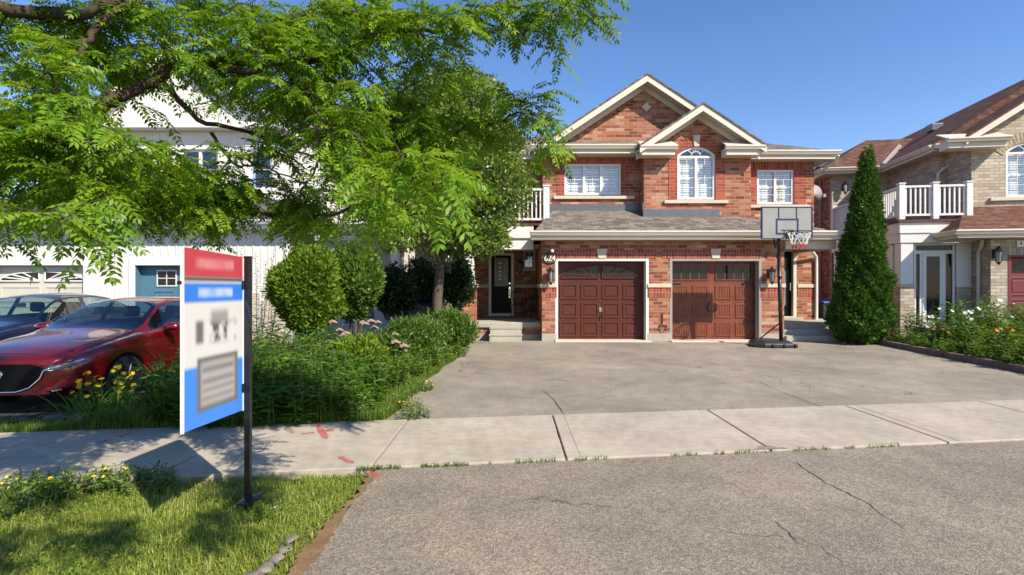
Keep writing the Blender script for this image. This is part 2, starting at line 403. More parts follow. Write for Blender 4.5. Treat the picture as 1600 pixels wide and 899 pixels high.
def tag(o, label=None, cat=None, group=None, kind=None):
    if label: o['label'] = label
    if cat: o['category'] = cat
    if group: o['group'] = group
    if kind: o['kind'] = kind
    return o
def thing(name, label, cat, loc=(0,0,0), rz=0, group=None, local=False):
    o = bpy.data.objects.new(name, None); COL.objects.link(o)
    o.empty_display_size = .2
    o.location = loc; o.rotation_euler = (0,0,rz)
    XF[o.name] = Matrix() if local else (Matrix.Translation(loc) @ Matrix.Rotation(rz,4,'Z')).inverted()
    return tag(o, label, cat, group)
def structure(mb, name, mat, **kw):
    o = mb.build(name, mat, **kw); o['kind'] = 'structure'; return o
def copy_tree(o, parent=None):
    c = o.copy(); COL.objects.link(c)
    if parent is not None: c.parent = parent
    XF[c.name] = XF.get(o.name)
    for ch in list(o.children): copy_tree(ch, c)
    return c
def np_mesh(name, verts, faces, mat, parent=None, tint=None, smooth=False):
    """verts (N,3) in scene coordinates, faces (M,k)"""
    verts = np.asarray(verts, dtype=np.float64)
    T = XF.get(parent.name) if parent else None
    if T is not None:
        A = np.array(T); verts = verts @ A[:3,:3].T + A[:3,3]
    me = bpy.data.meshes.new(name); m, k = faces.shape
    me.vertices.add(len(verts)); me.vertices.foreach_set('co', verts.astype(np.float32).ravel())
    me.loops.add(m*k); me.loops.foreach_set('vertex_index', faces.astype(np.int32).ravel())
    me.polygons.add(m); me.polygons.foreach_set('loop_start', np.arange(0, m*k, k, dtype=np.int32))
    if tint is not None:
        at_ = me.attributes.new('tint', 'FLOAT', 'FACE'); at_.data.foreach_set('value', np.clip(tint,0,1).astype(np.float32))
    me.update(calc_edges=True)
    if smooth: me.polygons.foreach_set('use_smooth', np.ones(m, dtype=bool))
    me.materials.append(M[mat])
    o = bpy.data.objects.new(name, me); COL.objects.link(o)
    if parent: o.parent = parent; XF[o.name] = XF.get(parent.name) or Matrix()
    else: XF[o.name] = Matrix()
    return o

# ------------------------------------------------------------------ foliage
def unit(a): return a/np.maximum(np.linalg.norm(a, axis=-1, keepdims=True), 1e-9)
def leaves(pos, axis, nrm, L, W, fold=.18, wide=.45):
    """one folded diamond per leaf -> verts, quad faces"""
    n = len(pos); axis = unit(axis); side = unit(np.cross(axis, nrm)); nn = np.cross(side, axis)
    L = np.broadcast_to(L, (n,))[:,None]; W = np.broadcast_to(W, (n,))[:,None]
    mid = pos+axis*L*wide
    v = np.stack([pos, mid+side*W*.5+nn*W*fold, pos+axis*L-nn*L*.06, mid-side*W*.5+nn*W*fold], 1).reshape(-1,3)
    f = np.arange(n*4).reshape(n,4)
    return v, f
def rdir(n): return unit(rng.normal(size=(n,3)))
def lumps(d, seed, amp, freq=3.2):
    r = np.random.default_rng(seed); out = np.zeros(len(d))
    for i in range(6):
        k = r.normal(size=3)*freq*(1+i*.45); out += np.sin(d@k+r.uniform(0,6.28))/(1+i*.4)
    return 1+amp*out/2.2
def blob(n, c, rad, inner=.72, amp=.14, seed=0, freq=3.2, flat=None):
    d = rdir(n); r = (inner**3+(1-inner**3)*rng.random(n))**(1/3)
    lp = lumps(d, seed, amp, freq)
    p = d*np.array(rad)*(r*lp)[:,None]+np.array(c)
    if flat is not None: keep = p[:,2] > flat; return p[keep], d[keep]
    return p, d
def crown(parent, name, parts, mat, L, W, up=.25, out=.6, jit=.8, fold=.18, tint_noise=True):
    vs, fs, ts, o = [], [], [], 0
    for p, d in parts:
        n = len(p)
        ax = d*out+np.array([0,0,1])*up+rng.normal(size=(n,3))*jit*.5
        nr = d+rng.normal(size=(n,3))*jit
        v, f = leaves(p, ax, nr, L*rng.uniform(.7,1.25,n), W*rng.uniform(.7,1.25,n), fold)
        vs.append(v); fs.append(f+o); o += len(v)
        ts.append(np.clip(rng.normal(.5,.2,n),0,1))
    return np_mesh(name, np.concatenate(vs), np.concatenate(fs), mat, parent, np.concatenate(ts))
def twig_mb(mb, a, b, r0, r1, n=5, bend=.12, segs=5):
    a, b = Vector(a), Vector(b); L = (b-a).length
    off = Vector((random.uniform(-1,1),random.uniform(-1,1),random.uniform(-.3,.8)))*L*bend
    pts = []
    for i in range(segs+1):
        t = i/segs; pts.append(a.lerp(b,t)+off*math.sin(math.pi*t))
    mb.tube(pts, [r0+(r1-r0)*i/segs for i in range(segs+1)], n, cap=False); return pts
def straps(c, n, L, W, spread, droop, mats, name, parent, zbase=None, lean=(0,0), segs=5):
    """arching strap leaves rooted round c"""
    an = rng.uniform(0, 2*np.pi, n); rr = spread*np.sqrt(rng.random(n))
    base = np.stack([c[0]+rr*np.cos(an), c[1]+rr*np.sin(an), np.full(n, c[2])], 1)
    a2 = an+rng.normal(0,.6,n); h = np.stack([np.cos(a2)+lean[0], np.sin(a2)+lean[1], np.zeros(n)], 1)
    LL = L*rng.uniform(.6,1.2,n); tilt = rng.uniform(.12,.75,n); dr = droop*rng.uniform(.4,1.3,n)
    vs = []
    side = unit(np.cross(h, np.array([0,0,1.0])))
    for i in range(segs+1):
        t = i/segs
        hor = LL*t*np.sin(tilt)+LL*dr*.35*t*t
        ver = LL*t*np.cos(tilt)-LL*dr*t**2.4*.7
        p = base+h*hor[:,None]+np.array([0,0,1])*ver[:,None]
        w = (W*(1-t**2.2)*rng.uniform(.9,1.1,n)*.5+.0006)[:,None]
        vs.append(p-side*w); vs.append(p+side*w)
    V = np.stack(vs, 1); k = V.shape[1]; V = V.reshape(-1,3)
    F_ = []
    for i in range(segs):
        F_.append(np.arange(n)[:,None]*k+np.array([2*i,2*i+1,2*i+3,2*i+2])[None])
    F_ = np.concatenate(F_); t = np.tile(np.clip(rng.normal(.5,.2,n),0,1), segs)
    return np_mesh(name, V, F_, mats, parent, t)
def stalks(c, n, H, spread, leafL, leafW, per, name, parent, mat, lean=.25, top=.35, droop=.2, start=.1, stem=None):
    """upright leafy stems: returns foliage object and the stem tips"""
    tips = []; P=[];A=[];N=[]; mb = MB()
    for i in range(n):
        a = random.uniform(0,6.283); r = spread*math.sqrt(random.random())
        b = Vector((c[0]+r*math.cos(a), c[1]+r*math.sin(a), c[2]))
        h = H*random.uniform(.65,1.12)*(1-.35*(r/max(spread,.01))**2)
        t = b+Vector((math.cos(a)*lean*h*random.random(), math.sin(a)*lean*h*random.random(), h))
        tips.append(t); mb.tube([Vector((c[0],c[1],c[2]-.06)), b, b.lerp(t,.5)+Vector((random.uniform(-.02,.02),random.uniform(-.02,.02),0)), t], [0,.006,.005,.003], 3, cap=False)
        k = np.linspace(start,1,per); an = np.arange(per)*2.4+random.uniform(0,6)
        pp = np.array(b)[None]*(1-k[:,None])+np.array(t)[None]*k[:,None]
        ax = np.stack([np.cos(an),np.sin(an),np.full(per,top)-droop*(1-k)],1)+rng.normal(size=(per,3))*.2
        P.append(pp); A.append(ax); N.append(np.stack([np.zeros(per),np.zeros(per),np.ones(per)],1)+rng.normal(size=(per,3))*.3)
    P=np.concatenate(P);A=np.concatenate(A);N=np.concatenate(N); n_=len(P)
    v,f = leaves(P,A,N,leafL*rng.uniform(.6,1.2,n_),leafW*rng.uniform(.7,1.2,n_),.15)
    fo = np_mesh(name, v, f, mat, parent, np.clip(rng.normal(.5,.22,n_),0,1))
    mb.build('stem', stem or 'stem', parent, weld=True)
    return fo, tips
def flowers(parent, tips, mat, r, name='flower', petals=7, cup=.3):
    """each bloom an object of its own, all sharing one mesh"""
    mb = MB()
    for k in range(petals):
        a = 2*math.pi*k/petals; c, s = math.cos(a), math.sin(a); w = math.pi/petals*.95
        mb.add([(0,0,0),(r*.7*math.cos(a-w),r*.7*math.sin(a-w),r*cup*.6),(r*c,r*s,r*cup),(r*.7*math.cos(a+w),r*.7*math.sin(a+w),r*cup*.6)],[(0,1,2,3)])
    mb.lathe([(r*.02,r*.18),(r*.22,r*.1),(r*.24,0)], n=6)
    T = XF.get(parent.name); first = None
    for i, t in enumerate(tips):
        if first is None: o = first = mb.build(name, mat, None); o.parent = parent
        else: o = first.copy(); COL.objects.link(o)
        o.location = T @ Vector(t)
        o.rotation_euler = (random.uniform(.1,1.1), random.uniform(-.5,.5), random.uniform(-.6,.6))
        s = random.uniform(.75,1.2); o.scale = (s,s,s)

# ------------------------------------------------------------------ building parts
def window(parent, x0, x1, z0, z1, y, cols, rows=4, grid=2, depth=.09, fr=.065, blinds=True, fn=None, mat='white', sash_only=None, arch=0, curtain=.5):
    """frame set back from the wall face y, with panes, muntins and a blind behind; fn maps (u,v,w) to plan"""
    fn = fn or (lambda u,v,w: (u,w,v))
    def B(mb, a0,a1,b0,b1,c0,c1):
        mb.hexa([fn(a0,b0,c0),fn(a1,b0,c0),fn(a1,b0,c1),fn(a0,b0,c1)],[fn(a0,b1,c0),fn(a1,b1,c0),fn(a1,b1,c1),fn(a0,b1,c1)])
    yf = y+depth-.06
    m = MB(); w = (x1-x0)
    if arch:
        zs = z1-arch; n = 14; rr = ((w/2)**2+arch**2)/(2*arch); zc = z1-rr
        def arc(sh, k):
            out = []
            for i in range(k+1):
                x = x0+sh+(w-2*sh)*i/k; out.append((x, zc+math.sqrt(max((rr-sh)**2-(x-(x0+x1)/2)**2, 0))))
            return out
        zt = zs-.02-fr
        outer = [(x0,z0)]+[(x1,z0)]+arc(0,n)[::-1]
        inner_a = arc(fr,n)[::-1]; inner_a = [(x1-fr, zt+fr)]+inner_a+[(x0+fr, zt+fr)]
        inner_b = [(x0+fr,z0+fr),(x1-fr,z0+fr),(x1-fr,zt),(x0+fr,zt)]
        m.panel(outer, [inner_a, inner_b], yf, yf+.07, fn); ztop = zt
    else:
        m.panel([(x0,z0),(x1,z0),(x1,z1),(x0,z1)], [[(x0+fr,z0+fr),(x1-fr,z0+fr),(x1-fr,z1-fr),(x0+fr,z1-fr)]], yf, yf+.07, fn); ztop = z1-fr
    cw = (w-2*fr)/cols
    for i in range(1, cols): B(m, x0+fr+cw*i-fr*.55, x0+fr+cw*i+fr*.55, z0+fr, ztop, yf-.004, yf+.064)
    o = m.build('window', mat, parent)
    g = MB(); p = MB(); bl = MB()
    for i in range(cols):
        a0 = x0+fr+cw*i+(fr*.55 if i else 0); a1 = x0+fr+cw*(i+1)-(fr*.55 if i < cols-1 else 0)
        mt = .0075
        for k in range(1, grid): B(g, a0+(a1-a0)*k/grid-mt, a0+(a1-a0)*k/grid+mt, z0+fr, ztop, yf+.018, yf+.030)
        for k in range(1, rows): B(g, a0, a1, z0+fr+(ztop-z0-fr)*k/rows-mt, z0+fr+(ztop-z0-fr)*k/rows+mt, yf+.016, yf+.032)
        pm = MB(); B(pm, a0, a1, z0+fr, ztop, yf+.034, yf+.040); pm.build('pane', 'glass', o)
        if blinds:
            zz = z0+fr+.02
            while zz < ztop:
                bl.hexa([fn(a0+.01,zz,yf+.13),fn(a1-.01,zz,yf+.13),fn(a1-.01,zz+.012,yf+.185),fn(a0+.01,zz+.012,yf+.185)],
                        [fn(a0+.01,zz+.056,yf+.128),fn(a1-.01,zz+.056,yf+.128),fn(a1-.01,zz+.066,yf+.183),fn(a0+.01,zz+.066,yf+.183)]); zz += .068
            B(bl, a0, a0+.05, z0+fr, ztop, yf+.10, yf+.125); B(bl, a1-.05, a1, z0+fr, ztop, yf+.10, yf+.125)
            B(bl, a0+.05, a1-.05, z0+fr+(ztop-z0-fr)*.47, z0+fr+(ztop-z0-fr)*.53, yf+.10, yf+.125)
    if arch:
        pm = MB(); pm.panel(inner_a, [], yf+.034, yf+.04, fn); pm.build('pane', 'glass', o)
        cx = (x0+x1)/2; zb = zt+fr
        for an in (35, 65, 90, 115, 145):
            d = (math.cos(R(an)), math.sin(R(an))); k = .10; e = .10
            while True:
                xx, zz = cx+d[0]*e, zb+d[1]*e
                if abs(xx-cx) > w/2-fr or zz > zc+math.sqrt(max((rr-fr)**2-(xx-cx)**2,0)): break
                e += .01
            q = (-d[1]*.009, d[0]*.009)
            a = [(cx+d[0]*k+q[0],zb+d[1]*k+q[1]),(cx+d[0]*k-q[0],zb+d[1]*k-q[1]),(cx+d[0]*e-q[0],zb+d[1]*e-q[1]),(cx+d[0]*e+q[0],zb+d[1]*e+q[1])]
            g.panel(a, [], yf+.016, yf+.03, fn)
        pts = [fn(cx+.14*math.cos(R(t*15)), zb+.14*math.sin(R(t*15)), yf+.024) for t in range(13)]
        g.tube(pts, .009, 5)
    g.build('muntin_grid', mat, o)
    if blinds: bl.build('blind', 'blind', o)
    # dark room behind so the glass shows depth
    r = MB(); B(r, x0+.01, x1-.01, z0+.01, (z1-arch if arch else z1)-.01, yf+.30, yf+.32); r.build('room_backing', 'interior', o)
    return o

def baluster_rail(parent, a, b, z0, z1, posts, spacing=.125, name='railing', cap=.16, pw=.13, mat='white'):
    a, b = Vector(a), Vector(b); L = (b-a).length; d = (b-a)/L; s = Vector((-d.y, d.x))
    def bar(mb, t0, t1, half, zz0, zz1):
        p = [a+d*t0-s*half, a+d*t1-s*half, a+d*t1+s*half, a+d*t0+s*half]
        mb.hexa([(q.x,q.y,zz0) for q in p], [(q.x,q.y,zz1) for q in p])
    m = MB(); bar(m, 0, L, .045, z1-.06, z1); bar(m, 0, L, .03, z0+.08, z0+.14)
    o = m.build(name, mat, parent)
    n = int(L/spacing); first = None; T = XF.get(o.name) or Matrix()
    for i in range(1, n):
        t = L*i/n
        if any(abs(t-p*L) < pw*.6 for p in posts): continue
        if first is None:
            mb = MB(); bar(mb, t-.019, t+.019, .019, z0+.14, z1-.06); first = mb.build('baluster', mat, o); t0 = t
        else:
            c = first.copy(); COL.objects.link(c); q = d*(t-t0); c.location = T.to_3x3() @ Vector((q.x, q.y, 0))
    for p in posts:
        mb = MB(); t = p*L
        bar(mb, t-pw/2, t+pw/2, pw/2, z0-.02, z1+.05); bar(mb, t-pw*.62, t+pw*.62, pw*.62, z1+.05, z1+.085)
        mb.build('post', mat, o)
    return o

def raised_panels(mb, x0, x1, z0, z1, cols, rows, y, fn, gap=.085, depth=.02, inset=True):
    """rectangular raised fields of a sectional door, standing proud of its face y"""
    cw, rh = (x1-x0)/cols, (z1-z0)/rows
    for r in range(rows):
        for c in range(cols):
            a0, a1 = x0+c*cw+gap/2, x0+(c+1)*cw-gap/2; b0, b1 = z0+r*rh+gap/2, z0+(r+1)*rh-gap/2; e = .045
            mb.panel([(a0,b0),(a1,b0),(a1,b1),(a0,b1)], [[(a0+e,b0+e),(a1-e,b0+e),(a1-e,b1-e),(a0+e,b1-e)]], y-depth, y, fn)
            if inset: mb.panel([(a0+e*2,b0+e*2),(a1-e*2,b0+e*2),(a1-e*2,b1-e*2),(a0+e*2,b1-e*2)], [], y-depth*.7, y, fn)
def FRONT(u,v,w): return (u,w,v)
def rect(x0,x1,z0,z1): return [(x0,z0),(x1,z0),(x1,z1),(x0,z1)]
def text_mesh(txt, size, depth, name, mat, parent, pos, rot=(math.pi/2,0,0), spacing=1.0):
    cu = bpy.data.curves.new(name, 'FONT'); cu.body = txt; cu.size = size; cu.extrude = depth; cu.align_x = 'CENTER'; cu.align_y = 'CENTER'; cu.space_character = spacing
    cu.offset = size*.004
    t = bpy.data.objects.new(name, cu); COL.objects.link(t)
    dg = bpy.context.evaluated_depsgraph_get(); me = bpy.data.meshes.new_from_object(t.evaluated_get(dg)); bpy.data.objects.remove(t)
    me.materials.clear(); me.materials.append(M[mat])
    o = bpy.data.objects.new(name, me); COL.objects.link(o); o.parent = parent
    o.location = (XF.get(parent.name) or Matrix()) @ Vector(pos); o.rotation_euler = rot
    XF[o.name] = XF.get(parent.name); return o
def gutter(mb, p0, p1, out, z, h=.13, w=.12):
    """K-profile gutter run from p0 to p1 (plan points), 'out' the outward plan direction; z = its top"""
    o = Vector(out).normalized(); a, b = Vector(p0), Vector(p1)
    prof = [(0,z-h),(w*.55,z-h),(w*.8,z-h*.55),(w,z-h*.3),(w,z),(0,z)]
    A = [(a.x+o.x*u, a.y+o.y*u, v) for u, v in prof]; Bv = [(b.x+o.x*u, b.y+o.y*u, v) for u, v in prof]
    n = len(prof)
    mb.add(A+Bv, [tuple(range(n)), tuple(range(2*n-1,n-1,-1))]+[(i,n+i,n+(i+1)%n,(i+1)%n) for i in range(n)])
# ------------------------------------------------------------------ camera, light, setting
cam = bpy.data.cameras.new('camera'); cam.sensor_width = 36; cam.lens = F/1600*36; cam.clip_end = 600; cam.clip_start = .02
co = bpy.data.objects.new('camera', cam); COL.objects.link(co); co.location = (0,0,CAMH); co.rotation_euler = (R(90),0,0); scene.camera = co

SUN = Vector((.80, -.82, .98)).normalized()
w = bpy.data.worlds.new('World'); scene.world = w; w.use_nodes = True
nt = w.node_tree; bg = nt.nodes['Background']; sky = nt.nodes.new('ShaderNodeTexSky'); sky.sky_type = 'NISHITA'; sky.sun_disc = False
sky.sun_elevation = math.asin(SUN.z); sky.sun_rotation = math.atan2(SUN.x, SUN.y); sky.air_density = 1.0; sky.dust_density = .0; sky.ozone_density = 2.0; sky.altitude = 150
hs = nt.nodes.new('ShaderNodeHueSaturation'); hs.inputs['Saturation'].default_value = 1.22; mu = nt.nodes.new('ShaderNodeMix'); mu.data_type = 'RGBA'; mu.blend_type = 'MULTIPLY'; mu.inputs[0].default_value = 1; mu.inputs[7].default_value = (1.12,1.02,1.08,1); nt.links.new(sky.outputs[0], mu.inputs[6]); nt.links.new(mu.outputs[2], hs.inputs['Color']); nt.links.new(hs.outputs[0], bg.inputs[0]); bg.inputs[1].default_value = .116
sl = bpy.data.lights.new('sun', 'SUN'); sl.energy = 4.9; sl.angle = R(.53); sl.color = (1, .91, .77)
so = bpy.data.objects.new('sun', sl); COL.objects.link(so); so.rotation_euler = SUN.to_track_quat('Z','Y').to_euler(); so.location = (20,-20,30)
scene.view_settings.view_transform = 'Standard'; scene.view_settings.look = 'None'; scene.view_settings.exposure = .68; scene.view_settings.gamma = 1
scene.render.engine = 'CYCLES'; scene.cycles.max_bounces = 8; scene.cycles.transparent_max_bounces = 16; scene.cycles.use_denoising = True
scene.cycles.diffuse_bounces = 3; scene.cycles.glossy_bounces = 3

SL = .1317
def yb(x): return 6.44+SL*x         # back edge of the pavement
def yf(x): return 4.77+SL*x         # front edge of the pavement

def sheet(name, mat, left, right, ys, dz, label=None):
    """ground sheet following the plot's slope; left/right give x at y"""
    mb = MB(); n = len(ys); vs = []
    for y in ys:
        a, b = left(y), right(y)
        for k in range(5): vs.append((a+(b-a)*k/4, y, gz(y)+dz))
    fs = [(i*5+k, i*5+k+1, (i+1)*5+k+1, (i+1)*5+k) for i in range(n-1) for k in range(4)]
    return structure(mb.add(vs, fs), name, mat)
g = MB()
ys = [-60,-8,0,6.6,14,20,40,90,160]
vs = [(x,y,gz(y)-.05) for y in ys for x in (-120,-20,-5,5,20,120)]
g.add(vs, [(r*6+c, r*6+c+1, (r+1)*6+c+1, (r+1)*6+c) for r in range(len(ys)-1) for c in range(5)])
structure(g, 'ground', 'turf')
sheet('driveway', 'asphalt', lambda y: -1.62+.063*(y-6.2), lambda y: 9.0+.075*(y-6.2) if y < 14 else 9.75, [5.6,6.6,8,10,12,14,14.6], .004)
structure(MB().add([(x, y, .004) for y in (-2.4, 5.8) for x in (-1.18, 16)], [(0,1,3,2)]), 'driveway_apron', 'apron')
structure(MB().add([(x, y, -.02) for y in (-14, -2.4) for x in (-60, 60)], [(0,1,3,2)]), 'road', 'dark_asphalt')
sheet('neighbour_driveway', 'dark_asphalt', lambda y: -15, lambda y: -5.3-.0*y, [5.3,6.6,9,14,14.6], .004)
sheet('garden_bed_soil', 'soil', lambda y: -5.32, lambda y: -1.60+.063*(y-6.2), [5.6,6.6,9,14,15.4], .012)
sheet('garden_bed_soil', 'soil', lambda y: 9.15+.075*(y-6.2), lambda y: 19, [7.6,9,11,14,14.9], .03)
sheet('neighbour_path', 'concrete', lambda y: 15.2, lambda y: 19, [9,14,14.9], .045)
# pavement: separate concrete bays with tooled joints
sw = MB(); xs = [-16,-14,-12,-10,-8.2,-6.4,-4.7,-2.98,-1.24,.50,2.52,4.45,6.47,8.4,10.3,12.3,14.3,16.3]
for a, b in zip(xs[:-1], xs[1:]):
    q = .010
    lip = .024
    pts = [(a+q,yf(a)),(b-q,yf(b)),(b-q,yb(b)),(a+q,yb(a))]
    sw.add([(x,y,-.06) for x,y in pts]+[(x,y,lip) for x,y in pts], [(4,5,6,7),(0,1,5,4),(1,2,6,5),(2,3,7,6),(3,0,4,7)])
    # the finer second groove tooled beside the joint
so_ = structure(sw, 'sidewalk', 'sidewalk', bevel=.008)
gm = MB()
for x in (-1.38, .64, 4.59):
    pts = [(x,yf(x)+.03),(x+.012,yf(x)+.03),(x+.012,yb(x)-.02),(x,yb(x)-.02)]
    gm.add([(p[0],p[1],.0275) for p in pts], [(0,1,2,3)])
structure(gm, 'sidewalk_joint', 'found')
# spall beside the joint at (1180,700)
mb = MB(); cx, cy = 2.45, yf(2.45)
pts = [(cx-.10+random.uniform(-.03,.03)+.34*t, cy-.0+.11*math.sin(math.pi*t)*random.uniform(.7,1.2)+.045*t, .0285) for t in [i/9 for i in range(10)]]
mb.add(pts+[(cx+.24,cy+.035,.0285),(cx-.10,cy+.002,.0285)], [tuple(range(12))])
structure(mb, 'pavement_spall', 'apron')
# oblong stain, crack strips in the apron (real hairline trenches filled with dark grit)
def crack(name, pts, wd, mat='dark_asphalt', z=.0085):
    mb = MB(); P = []
    for a, b in zip(pts[:-1], pts[1:]):
        for k in range(7): t = k/7; P.append((a[0]+(b[0]-a[0])*t+random.uniform(-.012,.012), a[1]+(b[1]-a[1])*t+random.uniform(-.012,.012)))
    P.append(pts[-1]); vs = []
    for i, p in enumerate(P):
        q = P[min(i+1,len(P)-1)]; r = P[max(i-1,0)]; d = Vector((q[0]-r[0], q[1]-r[1])).normalized()
        ww = wd*random.uniform(.5,1.2)*(1 if 0 < i < len(P)-1 else .2)
        vs += [(p[0]-d.y*ww, p[1]+d.x*ww, z+gz(p[1])), (p[0]+d.y*ww, p[1]-d.x*ww, z+gz(p[1]))]
    mb.add(vs, [(2*i,2*i+1,2*i+3,2*i+2) for i in range(len(P)-1)])
    return structure(mb, name, mat)
def gp(px, py):                 # ground point seen at a pixel (level part of the ground)
    d = CAMH*F/(py-449.5); return ((px-800)*d/F, d)
crack('pavement_crack', [gp(1240,722), gp(1290,755), gp(1350,785), gp(1412,828)], .0042)
crack('pavement_crack', [gp(1212,815), gp(1248,850)], .0045)
crack('driveway_crack', [gp(850,614), gp(868,630), gp(884,650)], .0055, z=.010)
crack('driveway_crack', [gp(825,600), gp(870,597), gp(895,601)], .006, z=.010)
crack('driveway_crack', [gp(1185,600), gp(1220,615), gp(1290,640)], .004, z=.010)
# sprayed utility marks
def spray(label, strokes, z):
    mb = MB()
    for a, b, wd in strokes:
        A, Bq = Vector(gp(*a)), Vector(gp(*b)); d = (Bq-A).normalized(); s = Vector((-d.y, d.x)); n = 7; vs = []
        for i in range(n+1):
            p = A.lerp(Bq, i/n); w_ = wd*(1 if 0 < i < n else .45)*random.uniform(.75,1.15)
            vs += [(*(p+s*w_), z), (*(p-s*w_), z)]
        mb.add(vs, [(2*i,2*i+1,2*i+3,2*i+2) for i in range(n)])
        z += .0006
    o = mb.build('paint_mark', 'spray'); tag(o, label, 'paint mark', 'red utility paint marks'); return o
spray('red sprayed cross of three strokes on the concrete pavement', [((470,682),(492,680),.034), ((497,668),(510,690),.036), ((495,679),(523,676),.036)], .029)
spray('short red sprayed dash on the front edge of the pavement', [((530,718),(552,729),.030)], .029)
spray('short red sprayed dash on the asphalt apron corner', [((572,738),(597,745),.032)], .0095)
spray('faint red sprayed streak on the pavement in dappled shade behind the sign', [((150,698),(205,680),.022)], .029)

# ------------------------------------------------------------------ brick semi-detached house
H = thing('semi_detached_house', 'orange red brick two storey semi with twin garages and two front gables', 'house', (3.9, 14.5, .115))
GF = 14.5
def pieces(mb):
    """the separate bodies of a builder: loose shells whose boxes touch stay together"""
    par = list(range(len(mb.v)))
    def fd(i):
        while par[i] != i: par[i] = par[par[i]]; i = par[i]
        return i
    for f in mb.f:
        for i in f[1:]:
            a, b = fd(f[0]), fd(i)
            if a != b: par[b] = a
    comp = {}
    for i, v in enumerate(mb.v): comp.setdefault(fd(i), []).append(i)
    sets = [[set(ix), [min(mb.v[i][k] for i in ix)-.012 for k in range(3)], [max(mb.v[i][k] for i in ix)+.012 for k in range(3)]] for ix in comp.values()]
    merged = True
    while merged:
        merged = False
        for i in range(len(sets)):
            for j in range(i+1, len(sets)):
                A, B = sets[i], sets[j]
                if all(A[1][k] <= B[2][k] and B[1][k] <= A[2][k] for k in range(3)):
                    A[0] |= B[0]; A[1] = [min(a,b) for a,b in zip(A[1],B[1])]; A[2] = [max(a,b) for a,b in zip(A[2],B[2])]
                    del sets[j]; merged = True; break
            if merged: break
    out = []
    for ix, _, _ in sets:
        q = MB(); mp = {}
        for i in sorted(ix): mp[i] = len(q.v); q.v.append(mb.v[i])
        q.f = [tuple(mp[i] for i in f) for f in mb.f if f[0] in ix]; out.append(q)
    return out
NOSPLIT = {'sunburst_bars','leaded_pattern','arch_ring','rake_board','gable_roof','wall_lantern'}
def P(mb, name, mat, parent=None, **k):
    if name in NOSPLIT or len(mb.f) > 400: return mb.build(name, mat, parent or H, **k)
    o = None
    for q in pieces(mb):
        r = q.build(name, mat, parent or H, **k); o = o or r
    return o
doors = [(1.27, 3.70), (4.43, 6.82)]; DT = 2.33; g0 = .08
m = MB(); m.panel(rect(.83, 7.52, g0, 2.93), [rect(a-.03, b+.03, g0+.02, DT+.03) for a, b in doors], GF, GF+.30, FRONT)
m.box(.83, 1.05, GF+.30, 18.1, g0, 2.93); m.box(7.30, 7.52, GF+.30, 16.7, g0, 2.93)
P(m, 'garage_wall', 'brick')
m = MB()
for a, b in ((.825,1.235),(3.735,4.395),(6.855,7.525)): m.box(a, b, GF-.012, GF+.02, g0-.05, .33)
P(m, 'foundation', 'found')
m = MB()
for a, b in ((.80,1.235),(3.74,4.39),(6.86,7.55)): m.box(a, b, GF-.04, GF+.03, 1.60, 1.705)
m.box(.79, .829, GF-.04, 18.0, 1.60, 1.705)
P(m, 'stone_ledge', 'stone', bevel=.008)
m = MB()
for a, b in ((.826,1.235),(3.74,4.39),(6.86,7.524)): m.box(a, b, GF-.010, GF+.02, 1.32, 1.60)
for a, b in doors: m.box(a-.28, b+(.28 if a < 3 else .06), GF-.012, GF+.02, DT+.075, 2.64)
P(m, 'soldier_course', 'soldier')
for a, b in doors:
    c = (a+b)/2; m = MB(); m.add([(c-.10,GF-.03,DT+.07),(c+.10,GF-.03,DT+.07),(c+.10,GF+.02,DT+.07),(c-.10,GF+.02,DT+.07),(c-.15,GF-.03,2.67),(c+.15,GF-.03,2.67),(c+.15,GF+.02,2.67),(c-.15,GF+.02,2.67)],
        [(0,3,2,1),(4,5,6,7),(0,1,5,4),(1,2,6,5),(2,3,7,6),(3,0,4,7)]); P(m, 'keystone', 'stone', bevel=.01)
    m = MB(); m.box(a-.075, a, GF-.006, GF+.25, g0+.03, DT+.07); m.box(b, b+.075, GF-.006, GF+.25, g0+.03, DT+.07); m.box(a-.002, b+.002, GF-.004, GF+.25, DT, DT+.068)
    P(m, 'garage_door_frame', 'white' if a < 3 else 'greytrim', bevel=.006)
    m = MB(); m.box(a-.1, b+.1, GF-.30, GF+.3, .04, .145); P(m, 'garage_sill', 'stone', bevel=.01)
# maroon sectional door
a, b = doors[0]; DY = GF+.29
m = MB(); m.box(a, b, DY, DY+.05, .145, DT)
raised_panels(m, a+.03, b-.03, .17, 1.75, 4, 3, DY, FRONT, gap=.10, depth=.022)
for z in (.685, 1.215, 1.75): m.box(a, b, DY-.004, DY, z-.006, z+.006)
d1 = P(m, 'garage_door', 'maroon', bevel=.004); d1['label'] = 'maroon panelled garage door with two sunburst windows'
for s0, s1, fl in ((a+.08, (a+b)/2-.05, False), ((a+b)/2+.05, b-.08, True)):
    zb = 1.865; n = 12; cxs = s1 if not fl else s0; sgn = -1 if not fl else 1; Wd = s1-s0
    pts = [(cxs+sgn*Wd*(.98*math.cos(R(t))), zb+.36*math.sin(R(t))) for t in [i*90/n for i in range(n+1)]]
    poly = [(cxs, zb)]+pts if not fl else [(cxs, zb)]+pts
    g_ = MB(); g_.panel(poly, [], DY-.012, DY-.004, FRONT); pn = P(g_, 'door_window', 'darkglass', d1)
    s_ = MB()
    for t in (22, 45, 67):
        c, s = math.cos(R(t)), math.sin(R(t)); e = (cxs+sgn*Wd*.98*c, zb+.36*s); st = (cxs+sgn*Wd*.12, zb+.04)
        s_.tube([(st[0],DY-.02,st[1]),(e[0],DY-.02,e[1])], .014, 6)
    s_.tube([(p[0],DY-.018,p[1]) for p in poly+[poly[0]]], .022, 6)
    P(s_, 'sunburst_bars', 'maroon', pn)
